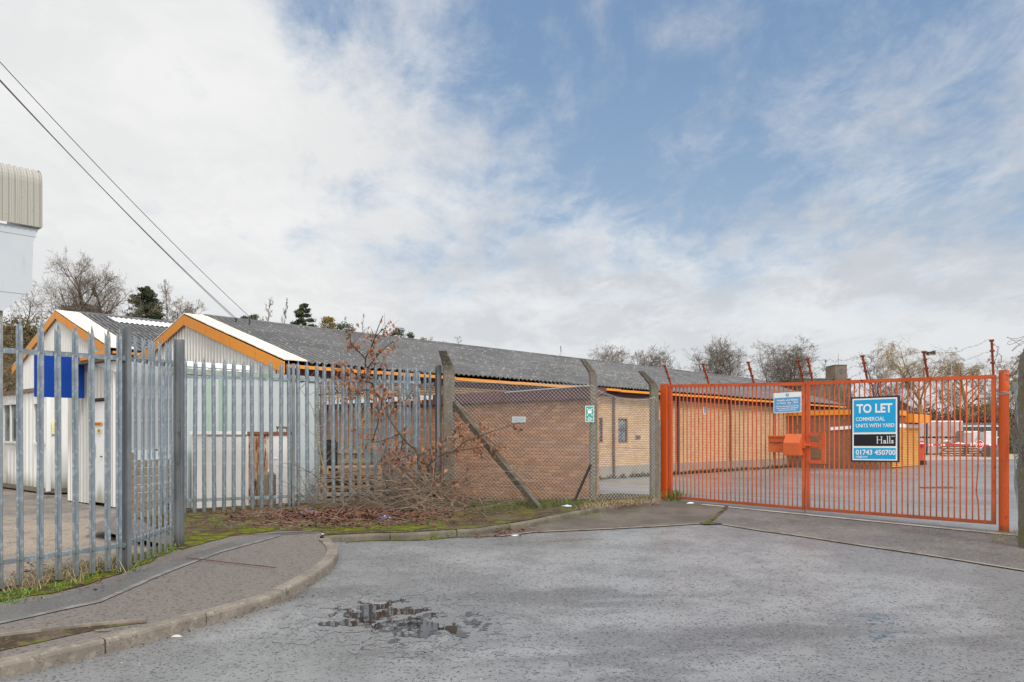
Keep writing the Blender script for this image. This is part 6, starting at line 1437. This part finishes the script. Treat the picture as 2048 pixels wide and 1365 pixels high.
tag(mb.build('brambles', M['bramble']), 'reddish bramble tangle above the distant palisade', None, None, 'stuff')
mb = MB()
for i in range(300): px = rr.uniform(-60, 330); D = rr.uniform(66, 84); x = (px - HX) / F * D; leafclump(mb, Vector((x, D, ground_z(x, D) + rr.uniform(.0, 1.1))), rr.uniform(.6, 1.3), 36, .28, rr, .9)
tag(mb.build('hillside_scrub', M['scrub']), 'brown scrub covering the bank behind the left sheds', None, None, 'stuff')
# weeds along the plinth of the cream wall
mb = MB()
for i in range(240):
    s = rr.uniform(12.5, 37); p = wo + AX * s - GX * rr.uniform(.06, .3); z = YZ(p); leafclump(mb, Vector((p.x, p.y, z + .05)), .12, 9, .12, rr, .8)
tag(mb.build('wall_weeds', M['needle']), 'dark weeds and moss along the foot of the cream brick wall', None, None, 'stuff')

# ------------------------------------------------------------------ beech sapling and other stems in front of the palisade
SD = 14.25
root = empty('beech_sapling', at(866, 1012, SD), 'leaning beech sapling with curled copper leaves in front of the palisade', 'sapling')
px3 = lambda x, y, k=0.0: at(x, y, SD + k)
main = [(868, 1015), (860, 990), (848, 968), (838, 930), (834, 902), (815, 886), (801, 868), (790, 853), (779, 836), (768, 812), (760, 797), (750, 780), (743, 766), (736, 752), (732, 738), (731, 718), (738, 704), (744, 692), (752, 668), (760, 646), (766, 632)]
n = len(main); stem = smooth_path([px3(x, y, -.25 * math.sin(i * .4)) for i, (x, y) in enumerate(main)], 3)
mb = MB(); mb.tube(stem, [.030 * (1 - .88 * i / (len(stem) - 1)) + .003 for i in range(len(stem))], 7); mb.build('trunk', M['sapling'], root, smooth=True)
brs = [[(731, 718), (718, 704), (703, 690), (700, 672)], [(744, 692), (750, 676), (765, 660), (772, 658)], [(733, 740), (748, 720), (766, 700), (786, 684)], [(743, 766), (725, 762), (704, 754), (690, 742), (678, 730)], [(750, 780), (720, 782), (695, 800), (684, 790)],
       [(779, 836), (790, 812), (812, 800), (823, 782)], [(801, 868), (780, 876), (755, 884), (735, 878)], [(838, 915), (850, 904), (875, 893), (890, 880), (912, 866), (925, 840)], [(846, 940), (880, 912), (908, 902), (930, 884), (960, 872), (1000, 858), (1040, 846)], [(890, 905), (930, 900), (965, 895), (1012, 896)],
       [(834, 902), (812, 914), (790, 918), (770, 930)], [(848, 968), (820, 952), (800, 935), (784, 925), (770, 900)], [(848, 968), (870, 975), (895, 990), (912, 1010)], [(853, 978), (890, 970), (915, 962), (935, 968)], [(745, 886), (752, 860), (758, 835), (756, 815)], [(838, 925), (856, 930), (880, 950), (905, 985)], [(785, 920), (800, 905), (806, 880), (812, 862)], [(840, 965), (815, 975), (790, 960)]]
tb = MB(); lb = MB(); rr = random.Random(21); ends = []
for i, b in enumerate(brs):
    dk = rr.uniform(-.45, .3); P_ = smooth_path([px3(x, y, dk * k / 3) for k, (x, y) in enumerate(b)], 3); r0 = .012 if len(b) < 6 else .017
    tb.tube(P_, [r0 * (1 - .8 * k / (len(P_) - 1)) + .002 for k in range(len(P_))], 5)
    for k in range(2, len(P_)):
        for q in range(2 if rr.random() < .75 else 1):
            d = Vector((rr.gauss(0, 1), rr.gauss(0, .8), rr.gauss(.25, .7))).normalized(); L = rr.uniform(.1, .42); o = P_[k]; e = [o, o + d * L * .5, o + d * L + UP * L * .1]; tb.tube(e, [.0045, .003, .002], 3); ends += e[1:]
    ends += P_[1:]
ends += [p for p in stem[18:] if rr.random() < .35]
tb.build('branches', M['sapling'], root)
for e in ends:
    if rr.random() < .58: continue
    for k in range(rr.choice((1, 1, 2, 2, 3))):
        p = e + Vector((rr.gauss(0, .035), rr.gauss(0, .035), rr.gauss(-.03, .035))); leaf(lb, p, Vector((rr.gauss(0, .6), -1, rr.gauss(.2, .6))), Vector((rr.gauss(0, .5), rr.gauss(0, .4), -1)), rr.uniform(.05, .105), rr.uniform(.016, .031))
for (x, y, n_, s) in ((692, 735, 20, .06), (702, 765, 30, .09), (678, 745, 14, .07), (706, 780, 10, .05), (745, 705, 14, .05), (703, 690, 9, .05), (698, 660, 6, .04), (775, 792, 26, .1), (755, 800, 18, .1), (765, 770, 14, .07), (730, 752, 14, .07), (925, 850, 24, .09), (805, 915, 26, .12), (810, 945, 30, .12), (845, 925, 16, .1), (870, 955, 18, .11), (905, 985, 24, .14), (790, 890, 14, .08), (820, 965, 18, .1), (995, 900, 10, .06), (965, 848, 7, .05), (915, 1000, 20, .13), (755, 830, 8, .06)):
    for k in range(n_):
        p = px3(x, y, rr.gauss(-.1, .15)) + Vector((rr.gauss(0, s), 0, rr.gauss(0, s))); leaf(lb, p, Vector((rr.gauss(0, .7), -1, rr.gauss(.1, .6))), Vector((rr.gauss(0, .6), rr.gauss(0, .4), -1)), rr.uniform(.055, .11), rr.uniform(.017, .034))
lb.build('leaves', M['leaf'], root)
for (lab, pts, r, dd) in (('pale bare sapling in front of the grey container, left of the beech', [(632, 996), (640, 975), (648, 945), (640, 905), (632, 860), (626, 820), (612, 795), (600, 778)], .014, 14.0), ('grey stemmed bare sapling between the pallets and the beech', [(722, 1010), (721, 960), (722, 900), (722, 860), (715, 832), (703, 810), (696, 790)], .013, 14.2)):
    root = empty('bare_sapling', at(*pts[0], dd), lab, 'sapling'); P_ = smooth_path([at(x, y, dd) for x, y in pts], 3); mb = MB(); mb.tube(P_, [r * (1 - .75 * k / len(P_)) for k in range(len(P_))], 6); mb.build('trunk', M['cane'], root)
    mb = MB()
    for k in range(5, len(P_)):
        if rr.random() < .55: d = Vector((rr.choice((-1, 1)) * rr.uniform(.4, 1), rr.gauss(0, .3), rr.uniform(.5, 1))).normalized(); L = rr.uniform(.2, .6); o = P_[k]; mb.tube([o, o + d * L * .5, o + d * L + UP * L * .15], [.006, .0045, .002], 4)
    mb.build('branches', M['cane'], root)

# ------------------------------------------------------------------ overhead cables
root = empty('overhead_cables', at(200, 320, 20), 'three overhead cables slanting down across the sky to the shed roof', 'cables')
def cable(a, b, sag, r, m=root): mb = MB(); mb.tube([a.lerp(b, i / 16) - UP * sag * 4 * (i / 16) * (1 - i / 16) for i in range(17)], r, 5); mb.build('cable', M['cable'], m)
cable(at(-160, -50, 13), at(499, 634, 25), .16, .0085); cable(at(-160, -10, 13), at(474, 639, 25.4), .16, .010); cable(at(-163, -18, 13), at(470, 639, 25.5), .16, .0075)
cable(at(499, 634, 25), at(574, 722, 20.7), .12, .007)
mb = MB(); c = at(499, 636, 25.05); mb.tube([at(499, 634, 25), at(499, 650, 25.1)], .03, 6); mb.tube([at(472, 636, 25.4), at(472, 648, 25.5)], .03, 6); mb.build('bracket', M['cable'], root)

# ------------------------------------------------------------------ sky, sun, camera
SUN_EL, SUN_AZ = R(44), R(148)      # azimuth clockwise from +Y: behind the camera and a little to the right
w = bpy.data.worlds.new('World'); scene.world = w; w.use_nodes = True; nt = w.node_tree
bg = nt.nodes['Background']; sky = nt.nodes.new('ShaderNodeTexSky'); sky.sky_type = 'NISHITA'; sky.sun_disc = False
sky.sun_elevation = SUN_EL; sky.sun_rotation = SUN_AZ; sky.air_density = 1.0; sky.dust_density = 1.5; sky.ozone_density = 1.0
tc = nt.nodes.new('ShaderNodeTexCoord'); D_ = tc.outputs['Generated']
sep = nt.nodes.new('ShaderNodeSeparateXYZ'); nt.links.new(D_, sep.inputs[0])
def dotv(px, py):
    v = Vector(((px - HX) / F, 1, -(py - HY) / F)).normalized()
    n = nt.nodes.new('ShaderNodeVectorMath'); n.operation = 'DOT_PRODUCT'; nt.links.new(D_, n.inputs[0]); n.inputs[1].default_value = v; return n.outputs['Value']
den = mathn(nt, 'ADD', mathn(nt, 'MAXIMUM', sep.outputs['Z'], 0.0), .22)
cmb = nt.nodes.new('ShaderNodeCombineXYZ'); nt.links.new(mathn(nt, 'DIVIDE', sep.outputs['X'], den), cmb.inputs[0]); nt.links.new(mathn(nt, 'DIVIDE', sep.outputs['Y'], den), cmb.inputs[1])
def cnoise(scale, detail, rough, loc, stretch=(1, 1, 1), rot=0.0, dist=0.0, src=None):
    mp = nt.nodes.new('ShaderNodeMapping'); mp.inputs['Location'].default_value = loc; mp.inputs['Scale'].default_value = stretch; mp.inputs['Rotation'].default_value = (0, 0, rot)
    nt.links.new(src or cmb.outputs[0], mp.inputs['Vector']); t = nt.nodes.new('ShaderNodeTexNoise'); t.inputs['Scale'].default_value = scale; t.inputs['Detail'].default_value = detail; t.inputs['Roughness'].default_value = rough; t.inputs['Distortion'].default_value = dist
    nt.links.new(mp.outputs[0], t.inputs['Vector']); return t.outputs['Fac']
n1 = cnoise(2.2, 9, .62, (3.1, 1.2, 0), (1, .8, 1), .6, .4); n2 = cnoise(5.0, 8, .66, (7.7, 2.1, 0), (1, .62, 1), 1.0, .5); n3 = cnoise(1.7, 7, .58, (1.9, 8.2, 0)); n4 = cnoise(10.0, 6, .65, (4.4, 5.1, 0), (1, .65, 1), 1.0, .3)
def lump_(px, py, lo, hi): return ramp(nt, dotv(px, py), math.cos(R(lo)), math.cos(R(hi)))
blue = mathn(nt, 'MAXIMUM', lump_(1500, -240, 31, 12), mathn(nt, 'MULTIPLY', lump_(800, -60, 12, 3), .75))
for (px, py, lo, k) in ((1000, 440, 13, .5), (2000, 330, 16, .62), (1400, 200, 15, .58), (1500, 450, 12, .4), (1850, 520, 12, .42), (1150, 260, 11, .44), (880, 200, 9, .45), (760, 420, 9, .38)):
    blue = mathn(nt, 'MAXIMUM', blue, mathn(nt, 'MULTIPLY', lump_(px, py, lo, 2), k))
mk = mathn(nt, 'ADD', blue, mathn(nt, 'MULTIPLY', mathn(nt, 'SUBTRACT', n1, .5), 1.5)); mk = mathn(nt, 'ADD', mk, mathn(nt, 'MULTIPLY', mathn(nt, 'SUBTRACT', n2, .5), 1.5)); mk = mathn(nt, 'ADD', mk, mathn(nt, 'MULTIPLY', mathn(nt, 'SUBTRACT', n4, .5), .7))
mk = ramp(nt, mk, .12, 1.12)
lowfade = ramp(nt, sep.outputs['Z'], .08, .24); mk = mathn(nt, 'MULTIPLY', mk, lowfade)
shade = ramp(nt, mathn(nt, 'ADD', n3, mathn(nt, 'MULTIPLY', mathn(nt, 'SUBTRACT', n2, .5), .9)), .36, .66)
cl = mixc(nt, shade, (6.2, 6.4, 6.75), (8.4, 8.5, 8.6)); glow = lump_(360, 300, 24, 2); cl = mixc(nt, mathn(nt, 'MULTIPLY', glow, .7), cl, (9.0, 9.0, 8.9))
cl = mixc(nt, ramp(nt, sep.outputs['Z'], .20, .02), cl, (7.4, 7.65, 7.9))
# unseen sky above and behind the camera brightened, added fill for the facades
back = ramp(nt, mathn(nt, 'SUBTRACT', mathn(nt, 'MULTIPLY', sep.outputs['Z'], 1.2), mathn(nt, 'MULTIPLY', sep.outputs['Y'], .6)), .08, 1.0); cl = mixc(nt, back, cl, (15.0, 14.9, 14.5))
hz = ramp(nt, sep.outputs['Z'], .5, .12)
skc = mixc(nt, hz, (2.2, 3.5, 5.6), (3.9, 5.1, 6.6)); skc = mixc(nt, .3, skc, mixc(nt, 1.0, sky.outputs[0], (1.25, 1.3, 1.3), 'MULTIPLY'))
final = mixc(nt, mathn(nt, 'SUBTRACT', 1.0, mk), skc, cl)
nt.links.new(final, bg.inputs['Color']); bg.inputs['Strength'].default_value = .1
sl = bpy.data.lights.new('Sun', 'SUN'); sl.energy = 2.2; sl.angle = R(14); sl.color = (1, .955, .89); so = bpy.data.objects.new('Sun', sl); col.objects.link(so)
sd = Vector((math.sin(SUN_AZ) * math.cos(SUN_EL), math.cos(SUN_AZ) * math.cos(SUN_EL), math.sin(SUN_EL))); so.rotation_euler = (-sd).to_track_quat('-Z', 'Y').to_euler(); so.location = sd * 50
cam = bpy.data.cameras.new('Camera'); co = bpy.data.objects.new('Camera', cam); col.objects.link(co); co.location = (0, 0, CAMZ); co.rotation_euler = (R(90), 0, 0)
cam.sensor_width = 36; cam.lens = F / 2048 * 36; cam.shift_y = (HY - 682.5) / 2048; cam.clip_end = 4000; cam.clip_start = .05
scene.camera = co
scene.view_settings.view_transform = 'Standard'; scene.view_settings.look = 'None'; scene.view_settings.exposure = 0; scene.view_settings.gamma = 1
